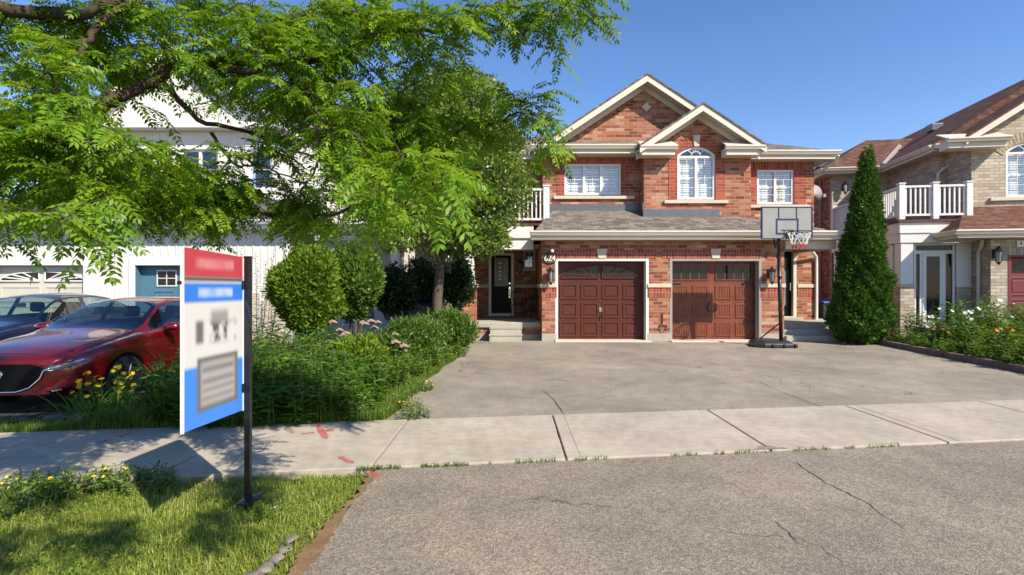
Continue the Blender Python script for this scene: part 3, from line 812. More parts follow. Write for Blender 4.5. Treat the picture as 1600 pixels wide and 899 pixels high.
m = MB(); c = (a+b)/2; m.tube([(c,DY-.05,.98),(c,DY,.98)], .02, 8); m.box(c-.05,c+.05,DY-.065,DY-.045,.965,.995); m.box(c-.03,c+.03,DY-.02,DY,.91,1.05); P(m,'handle','chrome',d1)
m = MB(); m.box(c-.012,c+.012,DY-.03,DY-.004,.70,.80); P(m,'lock_bar','black',d1)
# stained wooden carriage door
a, b = doors[1]
m = MB(); m.box(a, b, DY, DY+.05, .145, DT)
c = (a+b)/2
for h0, h1 in ((a+.02, c-.04), (c+.04, b-.02)):
    raised_panels(m, h0, h1, .17, 1.72, 2, 3, DY, FRONT, gap=.12, depth=.02, inset=False)
    cw = (h1-h0)/2
    for r in range(3):
        for k in range(2):
            x = h0+cw*k+.115
            while x < h0+cw*(k+1)-.11:
                m.box(x, x+.058, DY-.008, DY, .17+.517*r+.12, .17+.517*(r+1)-.12); x += .072
d2 = P(m, 'garage_door', 'wood', bevel=.003); d2['label'] = 'stained wooden carriage style garage door with eight small panes'
for h0, h1 in ((a+.06, c-.10), (c+.10, b-.06)):
    f_ = MB(); f_.panel(rect(h0,h1,1.80,2.26), [rect(h0+.03+(h1-h0-.03)/4*k, h0+(h1-h0-.03)/4*(k+1), 1.83, 2.23) for k in range(4)], DY-.026, DY, FRONT); fo = P(f_, 'door_window', 'wood', d2)
    for k in range(4):
        p_ = MB(); p_.box(h0+.03+(h1-h0-.03)/4*k, h0+(h1-h0-.03)/4*(k+1), DY-.012, DY-.006, 1.83, 2.23); P(p_, 'pane', 'darkglass', fo)
for s in (-.07, .07):
    m = MB(); m.tube([(c+s, DY-.01, .92),(c+s*1.5,DY-.05,.96),(c+s*1.7,DY-.05,1.05),(c+s*1.5,DY-.05,1.13),(c+s,DY-.01,1.17)], .012, 6); P(m,'handle','black',d2)
for x0, x1, z in ((a+.03,a+.33,1.70),(b-.33,b-.03,1.70),(a+.03,a+.30,.62),(b-.30,b-.03,.62)):
    m = MB(); m.box(x0,x1,DY-.03,DY-.018,z-.02,z+.02); m.box(x0,x0+.03,DY-.036,DY-.018,z-.045,z+.045); P(m,'strap_hinge','black',d2)

# roof over the garages
z0, zt = 3.10, 3.92
Aq, Bq, Cq, Dq = (.58,14.1,z0), (8.96,14.1,z0), (5.45,15.72,zt), (1.22,15.72,zt)
m = MB(); m.slab([Aq,Bq,Cq,Dq], .05); m.slab([Bq,(8.96,16.28,z0),(5.45,16.28,zt-.002),(5.45,15.72,zt)], .05); m.slab([(.58,15.3,z0),Aq,Dq,(1.0,15.72,3.66)], .05)
P(m, 'garage_roof', 'shingle')
m = MB(); m.box(.50,9.02,14.12,14.16,2.90,3.06); m.box(8.92,8.96,14.16,16.28,2.90,3.06); m.box(.58,.62,14.16,15.2,2.90,3.06); P(m,'fascia','beige')
m = MB(); gutter(m,(.48,14.12),(9.06,14.12),(0,-1),3.12); gutter(m,(8.96,14.1),(8.96,16.2),(1,0),3.12); P(m,'gutter','beige',bevel=.008)
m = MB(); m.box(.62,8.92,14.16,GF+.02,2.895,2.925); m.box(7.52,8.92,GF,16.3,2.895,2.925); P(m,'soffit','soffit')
m = MB(); m.box(7.53,8.90,14.42,14.60,2.66,2.893); m.box(8.72,8.90,14.6,16.3,2.66,2.893); P(m,'porch_beam','beige')
m = MB(); m.box(.95,3.80,15.66,15.695,3.78,4.09); m.box(3.79,6.0,15.16,15.195,3.52,3.86); m.box(3.78,3.816,15.2,15.7,3.56,4.05); m.box(6.93,7.55,16.25,16.295,3.40,3.66); P(m,'flashing','flash')

# upper walls
UL, UB, UR = 15.7, 15.2, 16.3
W1, W2, W3 = (1.57,3.26,4.37,5.30), (4.79,5.89,4.15,5.68), (7.61,8.76,4.19,5.26)
m = MB(); m.panel(rect(.92,3.90,3.3,5.60), [rect(*W1)], UL, UL+.2, FRONT); m.box(.92,1.12,UL+.2,18.0,3.3,5.6); P(m,'upper_wall','brick')
def arch_hole(x0,x1,z0,z1,arch,n=14):
    rr = (((x1-x0)/2)**2+arch**2)/(2*arch); zc = z1-rr; xm = (x0+x1)/2
    return [(x0,z0),(x1,z0)]+[(x1-(x1-x0)*i/n, zc+math.sqrt(max(rr*rr-(x1-(x1-x0)*i/n-xm)**2,0))) for i in range(n+1)], rr, zc, xm
h2, rr, zc, xm = arch_hole(*W2, .24)
m = MB(); m.panel([(3.82,3.25),(6.92,3.25),(6.92,5.6),(5.37,6.58),(3.82,5.6)], [h2], UB, UB+.2, FRONT); m.box(3.82,4.0,UB+.2,UL+.3,3.25,5.6); m.box(6.74,6.92,UB+.2,UR+.2,3.0,5.6); P(m,'bay_wall','brick')
m = MB(); m.panel(rect(6.92,9.38,2.98,5.60), [rect(*W3)], UR, UR+.2, FRONT); m.box(9.18,9.38,UR+.2,27,.1,5.6); m.box(-1.9,9.2,26.8,27,.1,5.6); P(m,'upper_wall','brick')
m = MB(); m.panel(rect(-1.9,.92,3.3,5.62), [rect(-1.0,.2,3.35,5.3)], 16.4, 16.6, FRONT); m.box(-1.9,-1.7,16.6,27,.1,5.6); P(m,'balcony_wall','brick')
m = MB(); m.panel([(.95,5.75),(6.91,5.75),(3.93,7.63)], [], UL, UL+.2, FRONT); P(m,'gable_wall','brick')
m = MB(); s=.14; m.add([(4.02-s,UL-.02,7.0),(4.02,UL-.02,7.0-s),(4.02+s,UL-.02,7.0),(4.02,UL-.02,7.0+s),(4.02-s,UL+.01,7.0),(4.02,UL+.01,7.0-s),(4.02+s,UL+.01,7.0),(4.02,UL+.01,7.0+s)],[(0,1,2,3),(0,4,5,1),(1,5,6,2),(2,6,7,3),(3,7,4,0)]); P(m,'diamond_stone','stone')
# red quoins and flat heads round the windows
m = MB()
for (x0,x1,za,zb),y,jl,jr in ((W1,UL,.23,.25),(W3,UR,.30,.36)):
    m.box(x0-jl,x0-.004,y-.012,y+.03,za-.03,zb); m.box(x1+.004,x1+jr,y-.012,y+.03,za-.03,zb)
x0,x1,za,zb = W2; m.box(x0-.26,x0-.004,UB-.012,UB+.03,za-.03,zb-.24); m.box(x1+.004,x1+.28,UB-.012,UB+.03,za-.03,zb-.24)
P(m,'window_jamb','redbrick')
m = MB(); x0,x1,za,zb = W1; m.box(x0-.23,x1+.63,UL-.014,UL+.03,zb+.003,5.52)
x0,x1,za,zb = W3; m.box(x0-.69,x1+.36,UR-.014,UR+.03,zb+.003,5.52); P(m,'soldier_course','soldier')
# arch ring of individual voussoirs
m = MB(); n = 23; th = math.asin(.55/rr); R1, R2 = rr+.003, rr+.27
for i in range(n):
    t0, t1 = -th*1.28+2*th*1.28*i/n, -th*1.28+2*th*1.28*(i+.86)/n
    q = [(xm+math.sin(t)*r_, zc+math.cos(t)*r_) for t, r_ in ((t0,R1),(t1,R1),(t1,R2),(t0,R2))]
    m.panel(q, [], UB-.016-.003*(i%3), UB+.03, FRONT)
P(m,'arch_ring','redbrick')
m = MB(); m.panel([(xm-.075,zc+rr+.0),(xm+.075,zc+rr+.0),(xm+.11,zc+rr+.33),(xm-.11,zc+rr+.33)], [], UB-.045, UB+.03, FRONT); P(m,'keystone','stone',bevel=.008)
for (x0,x1),z,y in (((1.24,3.66),4.33,UL),((4.40,6.24),4.12,UB),((7.32,9.22),4.16,UR)):
    m = MB(); m.box(x0,x1,y-.075,y+.06,z-.09,z); P(m,'window_sill','stone',bevel=.008)
window(H,*W1[:2],*W1[2:],UL,3,rows=4,grid=2); window(H,*W2,UB,2,rows=4,grid=2,arch=.24); window(H,*W3,UR,2,rows=4,grid=2)

# roofs
def gable(ax, hw, zb_, zp, y0, y1, wall, brd=.19, mat='shingle', trim='beige', parent=None):
    pr = parent or H; m = MB(); k = (zp-zb_)/hw
    for s in (-1, 1): m.slab([(ax+s*hw,y0-.03,zb_),(ax,y0-.03,zp),(ax,y1,zp),(ax+s*hw,y1,zb_)], .05)
    P(m,'gable_roof',mat,pr)
    m = MB()
    for s in (-1, 1): m.prism([(ax+s*hw,y0,zb_-.052),(ax,y0,zp-.052),(ax,y0,zp-.052-brd),(ax+s*hw,y0,zb_-.052-brd)], (0,.04,0))
    P(m,'rake_board',trim,pr)
    m = MB()
    for s in (-1, 1): m.prism([(ax+s*hw,y0+.041,zb_-.10),(ax,y0+.041,zp-.10),(ax,y0+.041,zp-.16),(ax+s*hw,y0+.041,zb_-.16)], (0,wall-y0-.03,0))
    m2 = MB()
    for s in (-1, 1): m2.prism([(ax+s*hw,wall-.06,zb_-.165),(ax,wall-.06,zp-.165),(ax,wall-.06,zp-.33),(ax+s*hw,wall-.06,zb_-.33)], (0,.05,0))
    P(m,'rake_soffit','soffit',pr); P(m2,'frieze_board',trim,pr)
gable(3.93, 3.17, 5.72, 7.82, 15.2, 20.6, UL); gable(5.37, 1.78, 5.62, 6.80, 14.72, 18.4, UB)
ez, rz_ = 5.73, 8.2
q = [(-2.15,15.85,ez),(9.85,15.85,ez),(9.85,27.4,ez),(-2.15,27.4,ez)]; r1, r2 = (3.5,21.6,rz_), (4.2,21.6,rz_)
m = MB(); m.slab([q[0],q[1],r2,r1],.06); m.slab([q[1],q[2],r2],.06); m.slab([q[2],q[3],r1,r2],.06); m.slab([q[3],q[0],r1],.06); P(m,'main_roof','shingle')
m = MB(); m.slab([(.75,15.22,5.72),(4.2,15.22,5.72),(4.2,15.72,5.98),(.75,15.72,5.98)],.04); P(m,'pent_roof','shingle')
m = MB(); m.box(.62,3.80,15.24,15.28,5.50,5.70); m.box(.62,.66,15.28,16.0,5.5,5.7); m.box(6.9,9.80,15.9,15.94,5.5,5.69); m.box(9.76,9.80,15.94,27,5.5,5.69); m.box(-2.1,.62,15.92,15.96,5.5,5.69); P(m,'fascia','beige')
m = MB(); gutter(m,(.55,15.24),(3.72,15.24),(0,-1),5.74); gutter(m,(7.0,15.9),(9.93,15.9),(0,-1),5.745); gutter(m,(9.80,15.9),(9.80,27),(1,0),5.745); gutter(m,(-2.15,15.92),(.55,15.92),(0,-1),5.745); P(m,'gutter','beige',bevel=.008)
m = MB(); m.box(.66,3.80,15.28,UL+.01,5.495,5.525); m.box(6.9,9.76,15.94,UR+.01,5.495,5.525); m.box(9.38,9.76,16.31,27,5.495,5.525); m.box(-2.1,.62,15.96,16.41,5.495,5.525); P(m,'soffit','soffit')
# boxed eave returns at the foot of the small gable
for x0, x1 in ((3.60,4.66),(5.99,7.12)):
    m = MB(); m.box(x0+.06,x1-.06,14.80,UB+.01,5.34,5.56); P(m,'eave_return','beige',bevel=.006)
    m = MB(); m.slab([(x0,14.70,5.60),(x1,14.70,5.60),(x1-.05,UB,5.84),(x0+.05,UB,5.84)],.03); P(m,'return_cap','beige')
    m = MB(); gutter(m,(x0,14.79),(x1,14.79),(0,-1),5.60,.12,.10); P(m,'gutter','beige',bevel=.006)
for sx in (0.4, 9.5):
    pass
# left porch: slab, steps, post, beam, balcony
m = MB(); m.box(-1.75,.828,15.05,18.0,.45,.60); P(m,'porch_slab','concrete',bevel=.015)
m = MB(); m.box(-1.70,.826,15.12,17.9,.25,.449); P(m,'porch_base','brick')
m = MB(); m.box(-1.72,.827,15.10,17.9,.03,.249); P(m,'porch_footing','found')
m = MB(); m.box(-.62,.27,14.72,15.06,.05,.44); m.box(-.64,.29,14.70,15.049,.44-.001,.46); m.box(-.62,.27,14.38,14.72,.05,.275); m.box(-.64,.29,14.36,14.719,.275,.30); P(m,'porch_steps','concrete',bevel=.012)
m = MB(); m.box(-1.47,-1.04,15.15,15.58,.60,1.60); P(m,'porch_pier','brick')
m = MB(); m.box(-1.474,-1.036,15.146,15.584,1.32,1.599); P(m,'soldier_course','soldier')
m = MB(); m.box(-1.52,-.99,15.10,15.63,1.60,1.70); P(m,'pier_cap','stone',bevel=.012)
m = MB(); m.hexa([(-1.42,15.2,1.70),(-1.09,15.2,1.70),(-1.09,15.53,1.70),(-1.42,15.53,1.70)],[(-1.39,15.23,2.72),(-1.12,15.23,2.72),(-1.12,15.5,2.72),(-1.39,15.5,2.72)]); m.box(-1.45,-1.06,15.17,15.56,1.701,1.80); P(m,'porch_column','white',bevel=.01)
m = MB(); m.box(-1.75,.62,15.16,15.46,2.70,3.02); m.box(-1.75,.62,15.10,15.46,3.02,3.388); m.box(-1.75,-1.45,15.46,18,2.70,3.388); P(m,'porch_beam','white',bevel=.01)
m = MB(); m.box(-1.74,.82,15.47,18.0,2.84,2.87); P(m,'porch_ceiling','soffit')
m = MB(); m.box(-1.80,.93,15.07,16.4,3.39,3.44); P(m,'balcony_deck','deck')
baluster_rail(H,(-1.70,15.16),(1.06,15.16),3.46,4.46,[.02,.5,.975],spacing=.115,pw=.17)
baluster_rail(H,(-1.70,15.25),(-1.70,16.38),3.46,4.46,[.98],spacing=.115)
m = MB(); m.panel(rect(-1.9,.83,.6,2.9), [rect(-.80,.06,.6,2.79),rect(.40,.79,2.27,2.87)], 18.0, 18.2, FRONT); P(m,'porch_wall','brick')
m = MB(); m.box(-1.5,-.82,17.96,18.0,1.60,1.70); m.box(.08,.79,17.96,18.0,1.60,1.70); P(m,'stone_ledge','stone')
m = MB(); m.panel(rect(-.80,.06,.62,2.78), [rect(-.71,-.03,.72,2.70)], 17.97, 18.1, FRONT); fd = P(m,'front_door_frame','white',bevel=.006)
m = MB(); m.panel(rect(-.71,-.03,.72,2.70), [rect(-.57,-.16,1.67,2.58)], 18.03, 18.08, FRONT); dl = P(m,'front_door','blackdoor')
m = MB(); m.panel(rect(-.60,-.13,1.64,2.61), [rect(-.565,-.165,1.675,2.575)], 18.005, 18.03, FRONT); P(m,'glass_trim','greytrim',dl)
m = MB(); m.box(-.57,-.16,18.04,18.05,1.67,2.58); P(m,'door_glass','frost',dl)
m = MB()
for k in range(5):
    zz = 1.82+.14*k; m.tube([(-.365+.09*math.sin(R(t*30)),18.036,zz+.07*math.cos(R(t*30))) for t in range(13)], .006, 5)
P(m,'leaded_pattern','chrome',dl)
m = MB(); m.tube([(-.08,17.96,1.30),(-.08,17.96,1.55)],.014,8); m.box(-.105,-.055,17.99,18.03,1.24,1.62); m.lathe([(.028,17.985),(.028,18.03)],(-.08,0,1.74),'y',12); P(m,'handle','chrome',dl)
window(H,.40,.79,2.27,2.87,18.0,1,rows=3,grid=2,blinds=False,fr=.045)
m = MB(); m.box(.30,.82,17.94,18.0,2.17,2.26); P(m,'window_sill','stone')
def lantern(x, y, z, s=1.0, par=None):
    par = par or H; m = MB(); m.box(x-.04*s,x+.04*s,y-.02,y,z-.10*s,z+.10*s); m.tube([(x,y-.02,z+.02*s),(x,y-.09*s,z+.10*s),(x,y-.14*s,z+.06*s)],.011*s,6)
    yy = y-.14*s; m.lathe([(.015*s,z+.16*s),(.03*s,z+.13*s),(.09*s,z+.06*s),(.085*s,z+.045*s)],(x,yy,0),'z',8)
    m.lathe([(.05*s,z-.19*s),(.03*s,z-.22*s),(.012*s,z-.25*s)],(x,yy,0),'z',8)
    for k in range(6): an = math.pi*k/3; m.tube([(x+.072*s*math.cos(an),yy+.072*s*math.sin(an),z+.05*s),(x+.05*s*math.cos(an),yy+.05*s*math.sin(an),z-.19*s)],.006*s,5)
    o = P(m,'wall_lantern','black',par); g_ = MB(); g_.lathe([(.066*s,z+.045*s),(.045*s,z-.185*s)],(x,yy,0),'z',8); P(g_,'lantern_glass','lamp',o)
lantern(1.06,GF,1.98,1.25); lantern(7.10,GF,1.98,1.2); lantern(.27,18.0,2.36,1.2)
# number plate, camera, house digits
m = MB(); pc = (1.045,GF-.02,2.40); el = [(pc[0]+.185*math.cos(R(t*12)),pc[2]+.138*math.sin(R(t*12))) for t in range(30)]
m.panel(el,[[(pc[0]+.160*math.cos(R(t*12)),pc[2]+.113*math.sin(R(t*12))) for t in range(30)]],GF-.045,GF-.001,FRONT); pl = P(m,'number_plaque','plaquerim')
m = MB(); m.panel([(pc[0]+.162*math.cos(R(t*12)),pc[2]+.115*math.sin(R(t*12))) for t in range(30)],[],GF-.034,GF-.002,FRONT); P(m,'plaque_face','plaque',pl)
text_mesh('624',.215,.006,'plaque_digits','cream',pl,(pc[0],GF-.042,pc[2]))
m = MB(); m.tube([(1.09,GF-.02,2.63),(1.05,GF-.10,2.56)],.018,6); m.tube([(1.05,GF-.03,2.52),(1.0,GF-.12,2.48)],.02,6); sc_ = P(m,'security_camera','black')
m = MB(); m.lathe([(.0,-.06),(.045,-.05),(.05,.02),(.04,.06)],(1.10,GF-.13,2.60),'y',12); m.tube([(1.10,GF-.10,2.61),(1.11,GF-.02,2.62)],.02,6); P(m,'camera_body','white',sc_,smooth=True)
text_mesh('6',.20,.01,'house_digit','graydigit',H,(7.05,GF-.024,2.50)); text_mesh('6',.20,.01,'house_digit','graydigit',H,(7.36,GF-.024,2.50))
# right porch
m = MB(); m.box(7.525,9.95,15.1,16.9,.40,.60); P(m,'porch_slab','concrete',bevel=.015)
m = MB(); m.box(7.527,9.95,14.74,15.099,.05,.42); m.box(7.527,9.95,14.38,14.739,.05,.275); P(m,'porch_steps','concrete',bevel=.012)
m = MB(); m.panel(rect(7.3,9.38,.6,2.9),[rect(7.75,8.83,.6,2.82)],16.3,16.5,FRONT); P(m,'porch_wall','brick')
m = MB(); m.box(8.86,9.42,16.26,16.3,1.60,1.705); P(m,'stone_ledge','stone')
m = MB(); m.box(8.87,9.384,16.29,16.31,1.32,1.60); P(m,'soldier_course','soldier')
m = MB(); m.panel(rect(7.75,8.83,.6,2.81),[rect(7.84,8.73,.70,2.72)],16.28,16.52,FRONT); P(m,'front_door_frame','beige',bevel=.006)
m = MB(); m.panel(rect(7.84,8.73,.70,2.72),[rect(8.02,8.62,1.0,2.55)],16.40,16.46,FRONT); dr = P(m,'front_door','blackdoor')
m = MB(); m.box(8.02,8.62,16.42,16.43,1.0,2.55); P(m,'door_glass','frost',dr)
m = MB(); m.panel(rect(8.00,8.64,.98,2.57),[rect(8.05,8.59,1.03,2.52)],16.385,16.40,FRONT); P(m,'glass_trim','blackdoor',dr)
m = MB(); m.tube([(8.68,16.36,1.5),(8.68,16.36,1.75)],.013,8); P(m,'handle','chrome',dr)
m = MB(); m.box(7.6,8.9,16.0,16.3,.60,.68); P(m,'door_step','concrete',bevel=.01)
m = MB(); m.tube([(8.99,15.6,2.95),(9.02,15.9,2.80),(9.40,16.22,2.55),(9.42,16.24,2.35),(9.42,16.24,.35),(9.45,16.05,.18)],.045,8); P(m,'downspout','white')
m = MB(); m.tube([(9.93,15.95,5.62),(9.90,16.1,5.45),(9.55,16.5,5.15),(9.46,16.6,4.9),(9.46,16.6,3.1)],.042,8); P(m,'downspout','beige')
m = MB(); dc = (9.72,17.0,4.62); m.lathe([(.30,-.055),(.22,-.02),(.11,.005),(.0,.012)],(dc[0],dc[1],dc[2]),'y',24); ds = P(m,'satellite_dish','dish',smooth=True)
m = MB(); m.tube([(dc[0]-.02,dc[1]+.02,dc[2]),(dc[0]-.12,dc[1]+.10,dc[2]-.25),(9.38,17.1,4.28)],.02,6); m.tube([(dc[0],dc[1]-.03,dc[2]-.28),(dc[0]+.16,dc[1]-.36,dc[2]-.12)],.012,6); m.box(dc[0]+.12,dc[0]+.20,dc[1]-.42,dc[1]-.33,dc[2]-.16,dc[2]-.06); P(m,'dish_bracket','greytrim',ds)
m = MB(); m.tube([(4.15,GF-.02,.62),(4.15,GF-.03,.9)],.012,6); m.tube([(4.16+.10*math.sin(R(t*30)),GF-.03,.50+.11*math.cos(R(t*30))) for t in range(13)],.008,5); P(m,'hose_loop','black')
# ------------------------------------------------------------------ tan brick house on the right (turned a little to the street)
RC = Vector((11.45, 15.5, 0)); RA = -9.0
T = thing('detached_house', 'tan brick house with brown roof and white porch balcony right of the cedar', 'house', RC, R(RA), local=True)
RM = (Matrix.Translation(RC) @ Matrix.Rotation(R(RA),4,'Z')).inverted()
def RL(px, py, k):
    o = RM @ Vector((0,0,CAMH)); d = RM.to_3x3() @ Vector(((px-800)/F, 1, -(py-449.5)/F)); t = (k-o.y)/d.y; q = o+d*t
    return q.x, q.z
def X(px, k): return RL(px, 449, k)[0]
def Z(py, px, k): return RL(px, py, k)[1]
def Q(mb, name, mat, parent=None, **k): return P(mb, name, mat, parent or T, **k)
EV = 6.05
gx = X(1548,-.5); ux = X(1518,.55)
gd = X(1580,-.5); gt = Z(402,1580,-.5)
m = MB(); m.panel([(gx,-.05),(gd,-.05),(gd,gt),(gd+2.5,gt),(gd+2.5,-.05),(gd+3.4,-.05),(gd+3.4,3.02),(gx,3.02)], [], -.5, -.25, FRONT); m.box(gx,gx+.2,-.25,.8,-.05,3.02); Q(m,'garage_wall','tanbrick')
m = MB(); m.box(gd-.28,gd+2.7,-.512,-.48,gt+.06,gt+.33); Q(m,'soldier_course','tansoldier')
m = MB(); m.box(gd,gd+2.5,-.28,-.24,.05,gt); raised_panels(m,gd+.03,gd+2.47,.08,gt-.5,4,3,-.28,FRONT,.1,.02); gdr = Q(m,'garage_door','maroon2',bevel=.004)
m = MB(); m.panel([(gd+.12,gt-.42),(gd+1.1,gt-.42),(gd+1.1,gt-.30),(gd+.8,gt-.16),(gd+.4,gt-.14),(gd+.12,gt-.30)],[],-.30,-.282,FRONT); Q(m,'door_window','darkglass',gdr)
m = MB(); m.box(gd-.08,gd,-.51,-.24,.02,gt+.06); m.box(gd-.001,gd+2.5,-.508,-.24,gt,gt+.058); Q(m,'garage_door_frame','maroon2')
# garage roof and eaves
el = X(1497,-.95); e2 = gd+3.9
m = MB(); A=(el,-.95,3.16); Bp=(e2,-.95,3.16); Cp=(e2,.56,4.02); Dp=(el+1.1,.56,4.02); m.slab([A,Bp,Cp,Dp],.05); m.slab([(el,.6,3.16),A,Dp],.05); Q(m,'garage_roof','shingle_brown')
m = MB(); gutter(m,(el-.1,-.93),(e2,-.93),(0,-1),3.18); gutter(m,(el,-.95),(el,.6),(-1,0),3.18); Q(m,'gutter','beige',bevel=.008)
m = MB(); m.box(el,e2,-.945,-.92,2.97,3.15); Q(m,'fascia','beige')
m = MB(); m.box(el+.04,e2,-.92,-.49,2.96,3.0); m.box(el+.04,gx,-.49,.6,2.96,3.0); m.box(el,el+.04,-.92,.6,2.96,3.1); Q(m,'soffit','soffit')
m = MB(); m.tube([(gx-.10,-.35,2.96),(gx-.08,-.25,2.75),(gx-.05,-.1,2.6),(gx-.05,-.1,.25)],.045,8); Q(m,'downspout','beige')
lx, lz = RL(1553,397,-.5); lantern(lx, -.5, lz, 1.25, T)
m = MB(); s = RL(1602,381,-.5); m.box(s[0]-.22,s[0]+.22,-.53,-.51,s[1]-.09,s[1]+.09); npl = Q(m,'number_plaque','white')
text_mesh('4',.13,.004,'plaque_digits','graydigit',npl,(s[0]-.13,-.533,s[1]))
# upper front wall with the arched window
wx0 = X(1572,.55); wz0 = Z(308,1585,.55); wz1 = Z(222,1590,.55); WW = (wx0, wx0+1.25, wz0, wz1)
hh, rr2, zc2, xm2 = arch_hole(*WW, .27)
ap = ux-.15+2.75
m = MB(); m.panel([(ux,3.3),(ux+6,3.3),(ux+6,EV-.1),(ap,EV-.1+.66*(ap-ux)),(ux,EV-.1)], [hh], .55, .75, FRONT); m.box(ux,ux+.2,.75,1.9,3.3,EV-.1); Q(m,'upper_wall','tanbrick')
m = MB(); th2 = math.asin(.625/rr2)
for i in range(19):
    t0, t1 = -th2*1.2+2.4*th2*i/19, -th2*1.2+2.4*th2*(i+.86)/19
    m.panel([(xm2+math.sin(t)*r_, zc2+math.cos(t)*r_) for t, r_ in ((t0,rr2+.003),(t1,rr2+.003),(t1,rr2+.28),(t0,rr2+.28))], [], .532, .57, FRONT)
Q(m,'arch_ring','tansoldier')
window(T,*WW,.55,2,rows=4,grid=2,arch=.27)
m = MB(); m.box(wx0-.45,wx0+1.7,.47,.6,wz0-.11,wz0-.01); Q(m,'window_sill','stone',bevel=.008)
gable(ap, ap-ux+.45, EV-.05, EV-.05+.66*(ap-ux+.45), .05, 6, .55, mat='shingle_brown', parent=T)
rx0, rx1 = X(1478,.1), X(1578,.1)
m = MB(); m.box(rx0+.08,rx1-.05,.12,.56,EV-.36,EV-.12); Q(m,'eave_return','beige',bevel=.006)
m = MB(); m.slab([(rx0,.02,EV-.09),(rx1,.02,EV-.09),(rx1,.56,EV+.16),(rx0,.56,EV+.16)],.03); Q(m,'return_cap','beige')
m = MB(); gutter(m,(rx0,.10),(rx1,.10),(0,-1),EV-.08); Q(m,'gutter','beige',bevel=.006)
# recessed wall, side wall, rear wing
sx = 2.05
m = MB(); m.panel(rect(sx,ux+.2,3.3,EV-.15),[],1.75,1.95,FRONT); Q(m,'recess_wall','tanbrick')
m = MB(); m.box(sx,sx+.2,1.95,4.8,.05,EV-.15); Q(m,'side_wall','tanbrick')
m = MB(); m.panel(rect(.08,2.04,.02,EV-.15),[rect(.95,1.5,4.5,5.4)],4.7,4.9,FRONT); Q(m,'wing_wall','tanbrick')
window(T,.95,1.5,4.5,5.4,4.7,1,rows=3,grid=2,blinds=False)
m = MB(); m.box(.082,.28,4.9,15,.02,EV-.15); m.box(.08,sx,4.69,4.71,-.1,.02); Q(m,'wing_side_wall','brick')
m = MB(); m.tube([(.02,5.6,EV-.2),(.02,5.6,.2)],.045,8); Q(m,'downspout','greytrim')
m = MB(); m.tube([(sx+.55,1.68,EV-.2),(sx+.45,1.60,EV-.45),(sx+.05,1.62,EV-.65),(sx-.05,1.7,EV-.8),(sx-.05,1.7,3.6)],.045,8); Q(m,'downspout','beige')
lx, lz = RL(1318,293,4.7); lantern(lx, 4.7, lz, 1.2, T)
er = sx-.42
m = MB(); gutter(m,(er,1.3),(ux+.1,1.3),(0,-1),EV+.05); gutter(m,(er,1.32),(er,4.3),(-1,0),EV+.05); gutter(m,(-.35,4.28),(er,4.28),(0,-1),EV+.05); gutter(m,(-.35,4.28),(-.35,15),(-1,0),EV+.05); Q(m,'gutter','beige',bevel=.008)
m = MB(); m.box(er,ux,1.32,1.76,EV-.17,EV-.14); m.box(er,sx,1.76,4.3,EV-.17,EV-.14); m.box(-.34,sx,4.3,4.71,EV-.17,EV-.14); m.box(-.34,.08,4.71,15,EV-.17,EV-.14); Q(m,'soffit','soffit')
m = MB(); m.box(er,ux,1.31,1.34,EV-.14,EV+.03); m.box(er,er+.03,1.34,4.3,EV-.14,EV+.03); m.box(-.34,er,4.3,4.33,EV-.14,EV+.03); m.box(-.34,-.31,4.33,15,EV-.14,EV+.03); Q(m,'fascia','beige')
xr, zr = 5.6, EV+.05+.66*(5.6-er)
m = MB(); m.slab([(er,1.3,EV+.05),(xr,-.5+2.2,zr),(xr,11,zr),(er,11,EV+.05)],.06); m.slab([(er,1.3,EV+.05),(ux+3,1.3,EV+.05),(xr+1,1.7,zr),(xr,1.7,zr)],.06); m.slab([(xr,1.7,zr),(xr+5,1.7,EV),(xr+5,11,EV),(xr,11,zr)],.06); Q(m,'main_roof','shingle_brown')
hz = EV+.05+.62*2.75
m = MB(); m.slab([(-.35,4.28,EV+.05),(er+.3,4.28,EV+.05),(4.6,7.1,hz),(2.4,7.1,hz)],.06); m.slab([(-.35,15,EV+.05),(-.35,4.28,EV+.05),(2.4,7.1,hz),(2.4,12,hz)],.06); Q(m,'wing_roof','shingle_brown')
m = MB(); m.tube([(er+.05,4.35,EV+.10),(3.2,6.2,EV+.05+.62*1.85+.03)],.09,6); Q(m,'valley_flashing','greytrim')
for px,py in ((1508,187),(1322,218)):
    pass
for vx, vy in ((3.9,5.2),(1.2,8.5)):
    zz = EV+.05+(.66*(vx-er) if vy < 6 else .62*(vx+.35)); m = MB(); m.box(vx-.2,vx+.2,vy-.2,vy+.2,zz-.05,zz+.22); Q(m,'roof_vent','flash',bevel=.02)
# porch with white balcony
bt, bb = 3.52, 2.92
pe = X(1531,.0)
m = MB(); m.box(0,pe,0,.16,bb+.28,bt); m.box(.03,pe,.03,.16,bb,bb+.279); Q(m,'porch_beam','white',bevel=.008)
m = MB(); m.box(0,.16,.165,4.6,bb+.28,bt); m.box(.03,.16,.165,4.6,bb,bb+.279); Q(m,'porch_side_beam','white',bevel=.008)
m = MB(); m.box(-.06,X(1517,-.02),-.06,1.75,bt+.002,bt+.07); m.box(-.06,2.05,1.751,4.65,bt+.002,bt+.07); Q(m,'balcony_deck','deck')
m = MB(); m.box(.165,pe,.165,1.7,bb+.2,bb+.24); Q(m,'porch_ceiling','soffit')
rz0, rz1 = 3.63, Z(291,1406,.05)
baluster_rail(T,(.06,.05),(X(1513,.05)+.02,.05),rz0,rz1,[.0,.5,.99],spacing=.12,pw=.15)
baluster_rail(T,(.06,.12),(.06,4.6),rz0,rz1,[.97],spacing=.12,pw=.15)
m = MB(); m.box(.04,.42,.04,.42,-.05,1.62); Q(m,'porch_pier','tanbrick')
